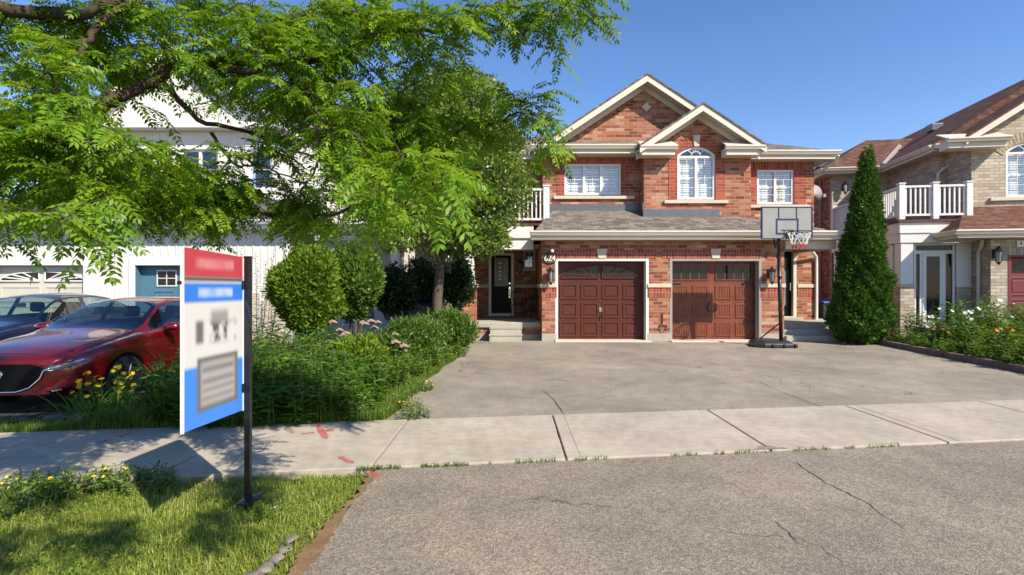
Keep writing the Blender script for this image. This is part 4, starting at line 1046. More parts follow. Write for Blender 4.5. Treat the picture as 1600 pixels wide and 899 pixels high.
m = MB(); m.box(.0,.46,.0,.46,1.62,1.70); Q(m,'pier_cap','stone',bevel=.01)
m = MB(); m.box(.06,.40,.06,.40,1.70,bb-.002); Q(m,'porch_column','white',bevel=.01)
fx0, fx1 = X(1428,.25), X(1492,.25); fb, ft = .42, Z(380,1450,.25)
dx0, dx1 = X(1440,.25), X(1475,.25)
m = MB(); m.panel(rect(fx0,fx1,fb,ft),[rect(fx0+.06,dx0-.05,fb+.1,ft-.32),rect(dx0+.02,dx1-.02,fb+.06,ft-.30),rect(dx1+.05,fx1-.06,fb+.1,ft-.32),rect(fx0+.06,fx1-.06,ft-.22,ft-.07)],.25,.33,FRONT); en = Q(m,'porch_enclosure','white',bevel=.006)
for a_, b_, c_, d_ in ((fx0+.06,dx0-.05,fb+.1,ft-.32),(dx1+.05,fx1-.06,fb+.1,ft-.32),(fx0+.06,fx1-.06,ft-.22,ft-.07)):
    m = MB(); m.box(a_,b_,.29,.30,c_,d_); Q(m,'pane','darkglass',en)
m = MB(); m.panel(rect(dx0+.02,dx1-.02,fb+.06,ft-.30),[rect(dx0+.12,dx1-.12,fb+.2,ft-.40)],.235,.27,FRONT); sd = Q(m,'storm_door','white')
m = MB(); m.box(dx0+.12,dx1-.12,.25,.26,fb+.2,ft-.40); Q(m,'door_glass','darkglass',sd)
m = MB(); m.box(fx1+.02,gx-.02,.2,.36,.0,1.62); Q(m,'porch_low_wall','tanbrick')
m = MB(); m.box(fx1+.02,gx-.02,.22,.34,1.70,bb-.002); m.box(fx1+.02,gx-.02,.18,.38,1.621,1.699); Q(m,'porch_panel','white')
m = MB(); m.box(.06,.20,.46,4.6,-.05,1.60); Q(m,'porch_side_wall','brick')
m = MB(); m.panel([(.5,1.6),(4.5,1.6),(4.5,2.9),(.5,2.9)],[rect(.9,2.2,1.7,2.75),rect(2.5,3.9,1.7,2.75)],.07,.15,lambda u,v,w:(w,u,v)); sf = Q(m,'porch_side_frame','white')
m = MB(); m.box(.10,.11,.9,2.2,1.7,2.75); m.box(.10,.11,2.5,3.9,1.7,2.75); Q(m,'pane','darkglass',sf)
m = MB(); m.box(.2,pe,.4,1.7,.0,.40); Q(m,'porch_slab','concrete')
m = MB(); m.panel(rect(.2,gx,.4,2.9),[rect(1.0,1.95,.4,2.5)],1.75,1.85,FRONT); Q(m,'porch_wall','tanbrick')
m = MB(); m.box(1.0,1.95,1.78,1.83,.41,2.5); Q(m,'front_door','maroon')

# ------------------------------------------------------------------ white sided house on the left
Wt = thing('sided_house', 'white vertically sided house with cream and blue garage doors behind the cars', 'house', (-9, 14, .1))
def V(mb, name, mat, parent=None, **k): return P(mb, name, mat, parent or Wt, **k)
def battens(mb, x0, x1, z0, z1, y, step=.20, skip=()):
    x = x0+.06
    while x < x1-.02:
        if not any(a < x < b and z0 < d for a,b,d in skip): mb.box(x,x+.035,y-.018,y,z0,z1)
        x += step
GY = 14.0
c0, c1, cz = -13.9, -11.42, 2.19
b0_, b1_, bz = -10.05, -7.60, 2.19
m = MB(); m.panel(rect(-14.8,-5.95,.0,3.2),[rect(c0,c1,.06,cz),rect(b0_,b1_,.06,bz)],GY,GY+.2,FRONT)
x = -14.7
while x < -6:
    zb = .05
    if c0-.25 < x < c1+.25 or b0_-.25 < x < b1_+.25: zb = cz+.26
    if x > -7.25: zb = 1.46
    m.box(x,x+.035,GY-.018,GY,zb,3.18); x += .205
m.box(-6.15,-5.95,GY+.2,20,.05,3.2); m.v and None
Wm = m.build('garage_wall','siding',Wt)
m = MB()
for a,b,z in ((c0,c1,cz),(b0_,b1_,bz)):
    m.panel([(a-.16,.05),(a,.05),(a,z),(b,z),(b,.05),(b+.16,.05),(b+.16,z+.22),(a-.16,z+.22)],[],GY-.03,GY+.24,FRONT)
V(m,'garage_door_frame','white',bevel=.006)
m = MB(); m.box(c0,c1,GY+.16,GY+.2,.07,cz); raised_panels(m,c0+.05,c1-.05,.1,cz-.5,2,3,GY+.16,FRONT,.1,.015,False); cd = V(m,'garage_door','creamdoor'); cd['label']='cream garage door with sunburst windows'
for s0, s1, fl in ((c0+.1,(c0+c1)/2-.08,False),((c0+c1)/2+.08,c1-.1,True)):
    cxs = s1 if not fl else s0; sg = -1 if not fl else 1; Wd = (s1-s0); zb = cz-.42
    pts = [(cxs+sg*Wd*math.cos(R(t*7.5)), zb+.25*math.sin(R(t*7.5))) for t in range(13)]
    q_ = MB(); q_.panel([(cxs,zb)]+pts,[],GY+.145,GY+.155,FRONT); pn = V(q_,'door_window','darkglass',cd)
    q_ = MB()
    for t in (25,45,65): q_.tube([(cxs,GY+.14,zb),(cxs+sg*Wd*math.cos(R(t)),GY+.14,zb+.25*math.sin(R(t)))],.02,6)
    q_.tube([(p[0],GY+.14,p[1]) for p in [(cxs,zb)]+pts+[(cxs,zb)]],.022,6); V(q_,'sunburst_bars','white',pn)
m = MB(); m.box(b0_,b1_,GY+.20,GY+.24,.07,bz); raised_panels(m,b0_+.3,b1_-.1,.1,bz-.62,3,3,GY+.20,FRONT,.09,.018,True); m.box(b0_,b0_+.02,GY-.0,GY+.2,.07,bz); bd = V(m,'garage_door','bluedoor'); bd['label']='teal blue garage door with small square panes'
for k in range(3):
    cx = b0_+.72+.72*k; q_ = MB(); q_.panel(rect(cx-.27,cx+.27,bz-.56,bz-.12),[rect(cx-.24+.25*i,cx-.01+.25*i,bz-.53+.20*j,bz-.35+.20*j) for i in range(2) for j in range(2)],GY+.175,GY+.20,FRONT); pn=V(q_,'door_window','white',bd)
    q_ = MB(); q_.box(cx-.25,cx+.25,GY+.185,GY+.19,bz-.54,bz-.14); V(q_,'pane','darkglass',pn)
m = MB(); m.box(-7.25,-5.93,GY-.02,GY-.002,.05,1.44); V(m,'lower_siding','tanbase')
m = MB(); m.box(-6.72,-6.62,GY-.045,GY-.02,.05,1.44); m.box(-6.06,-5.92,GY-.04,GY-.002,1.46,3.2); m.box(-7.27,-5.92,GY-.03,GY-.019,1.44,1.50); V(m,'corner_trim','white')
m = MB(); gutter(m,(-15.2,13.62),(-5.6,13.62),(0,-1),3.36); gutter(m,(-5.6,13.62),(-5.6,15.2),(1,0),3.36); V(m,'gutter','white',bevel=.008)
m = MB(); m.box(-15.1,-5.62,13.63,13.66,3.14,3.34); m.box(-15.1,-5.62,13.66,GY+.01,3.14,3.17); V(m,'fascia','white')
m = MB(); m.slab([(-15.2,13.6,3.36),(-5.58,13.6,3.36),(-6.4,15.3,4.2),(-15.2,15.3,4.2)],.05); m.slab([(-5.58,13.6,3.36),(-5.58,20,3.36),(-6.4,20,4.2),(-6.4,15.3,4.2)],.05); V(m,'garage_roof','shingle_dark')
UY = 15.2
m = MB(); m.panel([(-12.6,3.6),(-5.4,3.6),(-5.4,6.25),(-6.35,6.25),(-9.5,8.45),(-12.6,6.25)],[rect(-9.6,-8.5,4.45,5.6),rect(-7.6,-6.95,4.45,5.6)],UY,UY+.2,FRONT)
x = -12.5
while x < -5.5:
    top = 6.2
    if not (-9.75 < x < -8.35 or -7.75 < x < -6.8): m.box(x,x+.035,UY-.018,UY,3.7,top)
    x += .205
m.box(-12.6,-12.4,UY+.2,24,.05,6.25); m.build('upper_wall','siding',Wt)
window(Wt,-9.6,-8.5,4.45,5.6,UY,2,rows=2,grid=1,blinds=False); window(Wt,-7.6,-6.95,4.45,5.6,UY,1,rows=2,grid=1,blinds=False)
m = MB()
for a,b in ((-9.6,-8.5),(-7.6,-6.95)): m.panel(rect(a-.12,b+.12,4.33,5.72),[rect(a,b,4.45,5.6)],UY-.03,UY-.001,FRONT)
V(m,'window_casing','white')
gable(-9.5,3.55,6.0,8.55,14.8,24,UY,mat='shingle_dark',trim='white',parent=Wt)
m = MB(); m.box(-12.9,-5.0,14.82,UY-.02,6.12,6.30); V(m,'cornice','white',bevel=.01)
m = MB(); gutter(m,(-6.6,14.84),(-3.0,14.84),(0,-1),6.42); V(m,'gutter','white',bevel=.008)
m = MB(); m.slab([(-7.5,14.8,6.36),(-2.9,14.8,6.36),(-5.5,19.5,8.4),(-7.5,19.5,8.4)],.06); m.slab([(-2.9,14.8,6.36),(-2.9,25,6.36),(-5.5,21,8.4),(-5.5,19.5,8.4)],.06); V(m,'main_roof','shingle_dark')
m = MB(); m.box(-6.6,-2.95,14.86,26,6.22,6.30); V(m,'soffit','white')
# recessed entrance section beside the garages
m = MB(); m.panel(rect(-5.95,-3.3,.05,6.25),[rect(-5.1,-4.2,.5,2.6),rect(-4.9,-4.0,3.95,5.2)],16.0,16.2,FRONT)
x = -5.9
while x < -3.35:
    if not (-5.25 < x < -3.85): m.box(x,x+.035,15.982,16.0,.05,6.2)
    x += .205
m.box(-3.5,-3.3,16.2,26,.05,6.25); m.build('entrance_wall','siding',Wt)
window(Wt,-4.9,-4.0,3.95,5.2,16.0,2,rows=2,grid=1,blinds=False)
m = MB(); m.box(-5.1,-4.2,16.05,16.1,.5,2.6); V(m,'front_door','bluedoor')
m = MB(); m.slab([(-5.55,14.7,3.02),(-3.15,14.7,3.02),(-3.15,16.0,3.55),(-5.55,16.0,3.55)],.05); V(m,'porch_roof','shingle_dark')
m = MB(); gutter(m,(-5.5,14.72),(-3.1,14.72),(0,-1),3.04); V(m,'gutter','white')
m = MB(); m.box(-5.5,-3.2,14.74,14.9,2.68,2.98); m.box(-3.38,-3.2,14.9,16.0,2.68,2.98); V(m,'porch_beam','greytrim')
m = MB(); m.box(-3.42,-3.2,14.74,14.96,.1,2.68); V(m,'porch_post','white',bevel=.01)
# ------------------------------------------------------------------ cars
def hermite(xs, ys):
    xs = np.array(xs, float); ys = np.array(ys, float); d = np.diff(ys)/np.diff(xs); m = np.zeros(len(xs)); m[0], m[-1] = d[0], d[-1]
    for i in range(1, len(xs)-1): m[i] = 0 if d[i-1]*d[i] <= 0 else 2*d[i-1]*d[i]/(d[i-1]+d[i])
    def f(x):
        x = np.clip(x, xs[0], xs[-1]); i = np.clip(np.searchsorted(xs, x)-1, 0, len(xs)-2); h = xs[i+1]-xs[i]; t = (x-xs[i])/h
        return (2*t**3-3*t**2+1)*ys[i]+(t**3-2*t**2+t)*h*m[i]+(-2*t**3+3*t**2)*ys[i+1]+(t**3-t**2)*h*m[i+1]
    return f
def sedan(name, label, X0, Y0, z0, paint, L=4.64, W=.895, H=1.44, detail=True):
    root = thing(name, label, 'car', (X0, Y0+L/2, z0))
    k = H/1.44
    S = [0, .04, .14, .35, .75, 1.20, 1.45, 1.75, 2.10, 2.45, 2.9, 3.35, 3.75, 4.10, 4.35, 4.55, L]
    halfw = hermite(S, [.70,.75,.80,.845,.885,.893,.895,.895,.895,.895,.895,.895,.885,.865,.84,.80,.74])
    sill = hermite(S, [.27,.22,.20,.19,.19,.19,.19,.19,.19,.19,.19,.19,.19,.20,.22,.26,.34])
    belt = hermite(S, [.62,.66,.70,.755,.83,.895,.915,.93,.94,.95,.96,.97,.975,.975,.965,.945,.90])
    edgez = hermite(S, [.65,.69,.735,.80,.875,.945,1.01,1.17,1.325,1.375,1.385,1.34,1.20,1.07,1.01,.985,.93])
    edgew = hermite(S, [.56,.60,.64,.69,.73,.735,.735,.665,.59,.575,.575,.585,.625,.68,.72,.70,.64])
    topz = hermite(S, [.68,.72,.765,.835,.915,.985,1.06,1.22,1.385,1.435,1.445,1.395,1.25,1.105,1.03,1.005,.95])
    ss = np.unique(np.concatenate([np.linspace(0,.4,10), np.linspace(.4,L-.3,60), np.linspace(L-.3,L,6), [1.27, 2.08, 1.55, 3.62, 2.56, 2.66, 3.32, 4.02]]))
    NS = 7
    rows = []
    for s in ss:
        w, zs, zb, ez_, ew, tz = (float(f(s)) for f in (halfw, sill, belt, edgez, edgew, topz))
        zb, ez_, tz = zb*k, ez_*k, tz*k
        zm = zs+(zb-zs)*.55
        P0 = [(w*.80,zs-.0),(w*.955,zs+.05),(w*.985,zs+.14),(w*.99,zm),(w*1.0,zb-.10),(w*.975,zb-.025),(w*.945,zb),(w*.915, zb+.012),
              (ew+(.012),ez_-.028),(ew-.012,ez_+.004),(ew*.82,ez_+(tz-ez_)*.42),(ew*.5,tz-(tz-ez_)*.16),(0,tz)]
        # finer steps across the side glass and roof
        out = []
        for i in range(len(P0)-1):
            a, b = P0[i], P0[i+1]; nsub = {7:6}.get(i, 2)
            for q in range(nsub): out.append((a[0]+(b[0]-a[0])*q/nsub, a[1]+(b[1]-a[1])*q/nsub))
        out.append(P0[-1]); rows.append(out)
    nb = len(rows[0]); gi0, gi1, ri = 14, 20, 22     # side glass index range, start of windscreen strip
    A = np.array(rows)
    # soften the profile across (not at the fixed glass lines)
    B_ = A.copy()
    for it in range(2):
        for j in range(1, nb-1):
            if j in (13,14,15,20,21): continue
            B_[:,j] = .25*A[:,j-1]+.5*A[:,j]+.25*A[:,j+1]
        A = B_.copy()
    def pos(s, x, z):
        bow = .30*(abs(x)/.9)**2.6*math.exp(-s/.45) - .0
        rb = .22*(abs(x)/.9)**2.4*math.exp(-(L-s)/.4)
        lean = .05*max(0,(z-.55))*math.exp(-s/.08)
        return (X0+x, Y0+s+bow+lean-rb, z0+z)
    body, wind, side, rear = MB(), MB(), MB(), MB()
    ns = len(ss)
    full = list(range(nb))
    for sg in (1,-1):
        idx = lambda i,j: i*nb+j
        vs = [pos(ss[i], sg*A[i,j,0], A[i,j,1]) for i in range(ns) for j in range(nb)]
        fb, fw, fs, fr = [], [], [], []
        for i in range(ns-1):
            sm = (ss[i]+ss[i+1])/2
            for j in range(nb-1):
                f = (idx(i,j),idx(i+1,j),idx(i+1,j+1),idx(i,j+1))
                if j >= ri and 1.27 <= sm <= 2.08: fw.append(f)
                elif j >= ri and 3.32 <= sm <= 4.02: fr.append(f)
                elif gi0 < j < gi1 and 1.55 < sm < 3.62 and not 2.56 < sm < 2.66: fs.append((sg, sm < 2.6, f))
                else: fb.append(f)
        def sub(mb, fl):
            mp = {}
            for f in fl:
                for v in f:
                    if v not in mp: mp[v] = len(mp)
            mb.add([vs[v] for v in mp], [tuple(mp[v] for v in f) for f in fl])
        sub(body, fb); sub(wind, fw); sub(rear, fr)
        for fr_ in (True, False):
            q = MB(); sub(q, [f for s_, a_, f in fs if a_ == fr_]); q.build('side_window', 'carglass', root, smooth=True)
    # nose and tail caps
    for e in (0, ns-1):
        n = 14; vs = []; fs = []
        for j in range(nb):
            for q in range(n+1):
                u = -1+2*q/n; vs.append(pos(ss[e], u*A[e,j,0], A[e,j,1]))
        fs = [(j*(n+1)+q, j*(n+1)+q+1, (j+1)*(n+1)+q+1, (j+1)*(n+1)+q) for j in range(nb-1) for q in range(n)]
        body.add(vs, fs)
    bo = body.build('body', paint, root, smooth=True, weld=True)
    wind.build('windshield', 'carglass', root, smooth=True, weld=True); rear.build('rear_window', 'carglass', root, smooth=True, weld=True)
    tree = BVHTree.FromPolygons([Vector(v) for v in body.v], body.f)
    def patch(name, poly, mat, par=root, off=.008, smooth=True, side=None, thick=.012):
        """a panel of the car that follows the skin: outline in x,z (front) or y,z (flank)"""
        bm = bmesh.new(); vs = [bm.verts.new((p[0],0,p[1])) for p in poly]; bm.faces.new(vs)
        bmesh.ops.triangulate(bm, faces=bm.faces[:])
        for _ in range(3): bmesh.ops.subdivide_edges(bm, edges=[e for e in bm.edges if e.calc_length() > .05], cuts=1, use_grid_fill=True)
        bmesh.ops.triangulate(bm, faces=bm.faces[:])
        bm.verts.index_update(); mb = MB(); V0 = []; last = None
        for v in bm.verts:
            if side is None: o, d = Vector((X0+v.co.x, Y0-2, z0+v.co.z)), Vector((0,1,0))
            elif side == 'rear': o, d = Vector((X0+v.co.x, Y0+L+2, z0+v.co.z)), Vector((0,-1,0))
            else: o, d = Vector((X0+side*3, Y0+v.co.x, z0+v.co.z)), Vector((-side,0,0))
            h = tree.ray_cast(o, d)[0]
            if h is None: h = last if last else o+d*2.1
            last = h; V0.append(h-d*off)
        mb.add(V0, [tuple(v.index for v in f.verts) for f in bm.faces])
        o2 = mb.build(name, mat, par, smooth=smooth); bm.free()
        return o2, V0
    gp_ = [(-.50,.60),(-.36,.645),(.36,.645),(.50,.60),(.47,.47),(.36,.36),(.22,.315),(-.22,.315),(-.36,.36),(-.47,.47)]
    patch('grille', gp_, 'grille', off=.006)
    def skin(x, z): 
        h = tree.ray_cast(Vector((X0+x, Y0-2, z0+z)), Vector((0,1,0)))[0]; return h if h else Vector((X0+x, Y0+.05, z0+z))
    m = MB(); path = [(-.57,.60),(-.50,.56),(-.47,.47),(-.36,.355),(-.22,.31),(0,.305),(.22,.31),(.36,.355),(.47,.47),(.50,.56),(.57,.60)]
    m.tube([skin(*p)-Vector((0,.012,0)) for p in path], .014, 6); m.build('grille_wing','chrome',root,smooth=True)
    m = MB(); c = skin(0,.52); m.lathe([(.055,-.02),(.06,-.012),(.06,0)], (c.x,c.y-.004,c.z), 'y', 20); m.build('badge','chrome',root)
    for s in (1,-1):
        hl = [(s*.49,.585),(s*.56,.625),(s*.68,.66),(s*.80,.69),(s*.815,.675),(s*.74,.625),(s*.64,.59),(s*.55,.565)]
        ho, _ = patch('headlight', hl, 'lampdark', off=.007)
        patch('lamp_lens', [(s*.52,.585),(s*.56,.60),(s*.66,.628),(s*.66,.612),(s*.57,.575)], 'lamp', ho, off=.013)
        patch('lamp_lens', [(s*.68,.635),(s*.79,.678),(s*.795,.668),(s*.73,.63),(s*.69,.618)], 'lamp', ho, off=.013)
        patch('indicator', [(s*.665,.632),(s*.70,.645),(s*.70,.625),(s*.665,.612)], 'amber', ho, off=.014)
        m = MB(); m.tube([skin(s*x, z)-Vector((0,.012,0)) for x,z in ((.50,.567),(.56,.557),(.65,.577),(.74,.613),(.81,.66))], .010, 6); m.build('headlight_trim','chrome',root)
        fo, _ = patch('fog_vent', [(s*.50,.30),(s*.72,.345),(s*.74,.325),(s*.70,.285),(s*.50,.26)], 'grille', off=.006)
        patch('running_light', [(s*.57,.315),(s*.66,.33),(s*.67,.31),(s*.58,.295)], 'lamp', fo, off=.013)
        patch('tail_light', [(s*.46,.80),(s*.80,.84),(s*.80,.74),(s*.48,.74)], 'tailred', off=.008, side='rear')
        # mirror on a stalk
        mx = s*.985; m = MB(); yy = Y0+1.72; zz = z0+.985*k
        prof = [(.0,-.085),(.055,-.07),(.085,-.02),(.088,.03),(.07,.075),(.03,.085)]
        m.lathe([(r_*.78, h*1.45) for r_, h in prof], (X0+mx+s*.005, yy, zz), 'x', 14)
        mo = m.build('mirror', paint, root, smooth=True)
        m = MB(); m.tube([(X0+s*.86,yy+.02,zz-.075),(X0+s*.95,yy+.01,zz-.055)], .022, 6); m.build('mirror_stalk','black',mo)
        for yc in (.93, 3.63):
            m = MB(); r = .325; cx = X0+s*.80
            m.lathe([(.20,-.105),(.28,-.11),(r-.02,-.10),(r,-.06),(r,.06),(r-.02,.10),(.28,.11),(.20,.105)], (cx, Y0+yc, z0+r), 'x', 32)
            wo = m.build('wheel','rubber',root,smooth=True)
            m = MB(); m.lathe([(.235,-.02),(.235,.112),(.20,.10),(.205,.0),(.205,-.02)], (cx, Y0+yc, z0+r), 'x', 28) if s > 0 else m.lathe([(.235,.02),(.235,-.112),(.20,-.10),(.205,.0),(.205,.02)], (cx, Y0+yc, z0+r), 'x', 28)
            for q in range(10):
                an = q*math.pi/5; a_ = Vector((0,math.cos(an),math.sin(an))); cc = Vector((cx+s*.10,Y0+yc,z0+r)); m.tube([cc+a_*.03, cc+a_*.21], [.022,.013], 5)
            m.build('rim','alloy',wo)
            patch('wheel_arch', [(yc+.385*math.cos(R(t)), .30+.385*math.sin(R(t))) for t in range(-18,199,12)][::-1], 'grille', off=.003, side=s)
        m = MB(); m.box(X0+s*.895-.012,X0+s*.895+.012,Y0+2.42,Y0+2.60,z0+.80*k,z0+.83*k); m.build('door_handle',paint,root,bevel=.006)
        for yy_ in (1.50, 2.61, 3.52):
            pass
    def seam(pts, d, name='panel_gap'):
        q = MB(); path = []
        for p in pts:
            for k_ in range(1):
                h = tree.ray_cast(Vector(p)-Vector(d)*3, Vector(d))[0]
                if h is not None: path.append(h-Vector(d)*.0005)
        if len(path) > 2: q.tube(path, .0055, 4); q.build(name, 'black', root)
    for s in (1,-1):
        seam([(X0+s*(.60+.10*(t/14)), Y0+.16+1.08*t/14, z0+.8) for t in range(15)], (0,0,-1))
        seam([(X0+s*.9, Y0+1.42+.10*math.sin(t/12*3), z0+.27+.62*t/12) for t in range(13)], (-s,0,0))
        seam([(X0+s*.9, Y0+2.61, z0+.27+.66*t/12) for t in range(13)], (-s,0,0))
        seam([(X0+s*.9, Y0+1.42+2.1*t/16, z0+.30) for t in range(17)], (-s,0,0))
    seam([(X0-.58+1.16*t/20, Y0+.14, z0+.8) for t in range(21)], (0,0,-1))
    # cabin: seats, head restraints, dash, wheel
    m = MB(); m.box(X0-.66,X0+.66,Y0+1.42,Y0+1.62,z0+.72,z0+.96*k); m.build('dashboard','seat',root,bevel=.05)
    m = MB(); m.box(X0-.74,X0+.74,Y0+1.6,Y0+3.9,z0+.28,z0+.36); m.build('cabin_floor','seat',root)
    for sx_ in (-.36,.36):
        m = MB(); m.hexa([(X0+sx_-.24,Y0+2.52,z0+.45),(X0+sx_+.24,Y0+2.52,z0+.45),(X0+sx_+.24,Y0+2.66,z0+.45),(X0+sx_-.24,Y0+2.66,z0+.45)],[(X0+sx_-.20,Y0+2.66,z0+1.05),(X0+sx_+.20,Y0+2.66,z0+1.05),(X0+sx_+.20,Y0+2.78,z0+1.05),(X0+sx_-.20,Y0+2.78,z0+1.05)])
        m.box(X0+sx_-.24,X0+sx_+.24,Y0+2.05,Y0+2.6,z0+.40,z0+.55); se = m.build('seat','seat',root,bevel=.05)
        m = MB(); m.box(X0+sx_-.13,X0+sx_+.13,Y0+2.70,Y0+2.80,z0+1.08*k,z0+1.27*k); m.build('headrest','seat',se,bevel=.045)
    m = MB(); m.box(X0-.62,X0+.62,Y0+3.30,Y0+3.46,z0+.45,z0+1.0); m.build('rear_seat','seat',root,bevel=.06)
    m = MB(); q = [(X0+.36+.18*math.cos(R(t*18)), Y0+1.86-.06*math.sin(R(t*18)), z0+.86+.17*math.sin(R(t*18))) for t in range(21)]; m.tube(q,.014,6); m.build('steering_wheel','seat',root)
    m = MB(); m.tube([(X0-.60,Y0+1.34,z0+.985*k),(X0-.05,Y0+1.42,z0+1.045*k)],.010,5); m.tube([(X0+.02,Y0+1.30,z0+1.0*k),(X0+.55,Y0+1.37,z0+1.005*k)],.010,5)
    m.build('wiper','black',root)
    m = MB(); m.box(X0-.10,X0+.10,Y0+1.98,Y0+2.02,z0+1.20*k,z0+1.27*k); m.build('rear_view_mirror','seat',root,bevel=.01)
    return root
sedan('parked_sedan', 'deep red sedan parked nose to the street behind the yellow flowers', -6.28, 6.42, .01, 'redpaint')
sedan('parked_sedan', 'dark navy sedan parked on the far side of the red one', -9.0, 7.6, .02, 'bluepaint', H=1.47)

# ------------------------------------------------------------------ yard sign on its post
S_ = thing('yard_sign', 'red white and blue property sign hanging from a black steel post in the lawn', 'sign', (-1.96, 3.9, .0))
m = MB(); m.box(-1.982,-1.940,3.879,3.921,-.08,1.82); m.box(-1.986,-1.936,3.875,3.925,1.82,1.832); m.build('post','black',S_,bevel=.004)
m = MB(); m.hexa([(-2.0,3.80,.02),(-1.90,3.80,.02),(-1.86,3.97,.055),(-2.0,3.90,.03)],[(-2.0,3.80,.03),(-1.90,3.80,.03),(-1.86,3.97,.065),(-2.0,3.90,.04)]); m.build('foot_plate','black',S_)
m = MB(); m.panel([(3.23,.705),(3.875,.695),(3.875,1.825),(3.23,1.85)],[],-2.030,-2.022,lambda u,v,w:(w+(u-3.23)*.052,u,v)); sp_ = m.build('sign_panel','sign',S_)
uvl = sp_.data.uv_layers['UVMap'].data
for l in sp_.data.loops:
    p = sp_.data.vertices[l.vertex_index].co+Vector((-1.96,3.9,0)); uvl[l.index].uv = ((p.y-3.23)/.645, (p.z-.70)/1.14)
m = MB(); m.box(-2.034,-2.018,3.216,3.232,.70,1.853); m.box(-1.999,-1.984,3.874,3.886,.69,1.83); [q.build('panel_edge','white',S_) for q in pieces(m)]
for z in (1.62, .86):
    m = MB(); m.box(-2.006,-1.975,3.86,3.935,z-.03,z+.03); m.build('bracket','black',S_,bevel=.004)
m = MB(); m.tube([(-2.026,3.222,1.63),(-2.05,3.215,1.63)],.012,8); m.build('bolt','black',S_)
m = MB(); m.tube([(-1.985,3.9,1.50),(-1.94,3.86,1.46),(-1.93,3.87,1.36),(-1.99,3.9,1.33)],.006,5); m.build('tie','boardblue',S_)

# ------------------------------------------------------------------ basketball hoop
gh = gz(13.4)
B_ = thing('basketball_hoop', 'portable basketball hoop on a black base in front of the wooden garage door', 'basketball hoop', (6.73,13.35,gh))
m = MB(); 
def ring(z, s): return [(6.02+s*.06,13.12+s*.05,z),(6.25+s*.03,12.95+s*.06,z),(6.95-s*.03,12.93+s*.06,z),(7.03-s*.06,13.12+s*.04,z),(6.98-s*.05,13.70-s*.05,z),(6.62,13.95-s*.07,z),(6.22+s*.05,13.82-s*.06,z)]
rg = [ring(gh+.0,0),ring(gh+.09,0),ring(gh+.13,.8),ring(gh+.17,2.2)]; n=7
m.add([p for r_ in rg for p in r_],[(i*n+k,i*n+(k+1)%n,(i+1)*n+(k+1)%n,(i+1)*n+k) for i in range(3) for k in range(n)]+[tuple(range(n-1,-1,-1)),tuple(range(3*n,4*n))])
bs = m.build('base','plastic',B_,bevel=.02)
for px_ in (6.45,6.73,7.0):
    m = MB(); m.lathe([(.045,-.035),(.05,-.02),(.05,.02),(.045,.035)],(px_,12.95,gh+.05),'x',14); m.build('wheel','black',bs)
m = MB(); m.tube([(6.73,13.12,gh+.10),(6.69,13.16,2.45)],.045,14); m.tube([(6.69,13.16,2.45),(6.685,13.17,3.05)],.038,14); po = m.build('pole','black',B_,smooth=True)
for z in (gh+.95, gh+1.75):
    m = MB(); m.lathe([(.052,-.03),(.052,.03)],(6.715,13.135,z),'z',14); m.build('pole_sleeve','plastic',po)
m = MB(); m.tube([(6.72,13.14,gh+.62),(6.36,13.55,gh+.14)],.016,8); m.build('brace','black',B_)
m = MB(); m.tube([(6.69,13.19,2.75),(6.76,13.02,3.0)],.022,8); m.tube([(6.69,13.19,2.95),(6.78,13.02,3.4)],.022,8); m.tube([(6.62,13.19,2.60),(6.62,13.3,2.95)],.02,6); m.build('board_arm','black',B_)
bx0,bx1,bz0,bz1,by = 6.15,7.42,2.80,3.60,12.95
m = MB(); m.box(bx0+.02,bx1-.02,by,by+.03,bz0+.02,bz1-.02); bb_ = m.build('backboard','acrylic',B_)
m = MB(); m.panel(rect(bx0,bx1,bz0,bz1),[rect(bx0+.035,bx1-.035,bz0+.03,bz1-.03)],by-.012,by+.042,FRONT); m.build('board_frame','boardblue',bb_,bevel=.008)
xc = 6.80; m = MB(); m.panel(rect(xc-.29,xc+.27,bz0+.11,bz0+.50),[rect(xc-.25,xc+.23,bz0+.15,bz0+.46)],by-.006,by-.001,FRONT); m.build('target_square','boardblue',bb_)
m = MB(); m.box(xc-.235,xc-.205,by-.004,by-.001,bz0+.505,bz1-.035); m.box(xc+.205,xc+.235,by-.004,by-.001,bz0+.505,bz1-.035); m.box(xc-.16,xc+.16,by-.004,by-.0012,bz0+.20,bz0+.225); m.box(xc-.10,xc-.07,by-.0038,by-.001,bz0+.03,bz0+.199); m.box(xc+.07,xc+.10,by-.0038,by-.001,bz0+.03,bz0+.199); m.build('board_support','rimblack',bb_)
hc = Vector((6.87,by-.40,2.93)); hr = .255
m = MB(); m.tube([hc+Vector((hr*math.cos(R(t*10)),hr*math.sin(R(t*10)),0)) for t in range(37)],.013,8,cap=False); m.box(hc.x-.10,hc.x+.10,by-.04,by-.013,hc.z-.13,hc.z+.03); m.tube([(hc.x-.09,by-.03,hc.z),(hc.x-.16,hc.y+.19,hc.z)],.012,6); m.tube([(hc.x+.09,by-.03,hc.z),(hc.x+.16,hc.y+.19,hc.z)],.012,6); m.tube([(hc.x,by-.03,hc.z-.11),(hc.x,hc.y+.24,hc.z-.01)],.01,6)
ro = m.build('rim','rimblack',B_)
mw_, mr_ = MB(), MB(); lv = [(0,hr),(-.11,.215),(-.21,.18),(-.31,.155),(-.40,.15)]
for k in range(12):
    for s in (1,-1):
        pts = []
        for i,(dz,r_) in enumerate(lv):
            an = 2*math.pi*(k+s*i*.5)/12; pts.append(hc+Vector((r_*math.cos(an),r_*math.sin(an),dz)))
        mw_.tube(pts[:4],.007,4); mr_.tube(pts[3:],.007,4)
mr_.tube([hc+Vector((.152*math.cos(R(t*15)),.152*math.sin(R(t*15)),-.31)) for t in range(25)],.007,4)
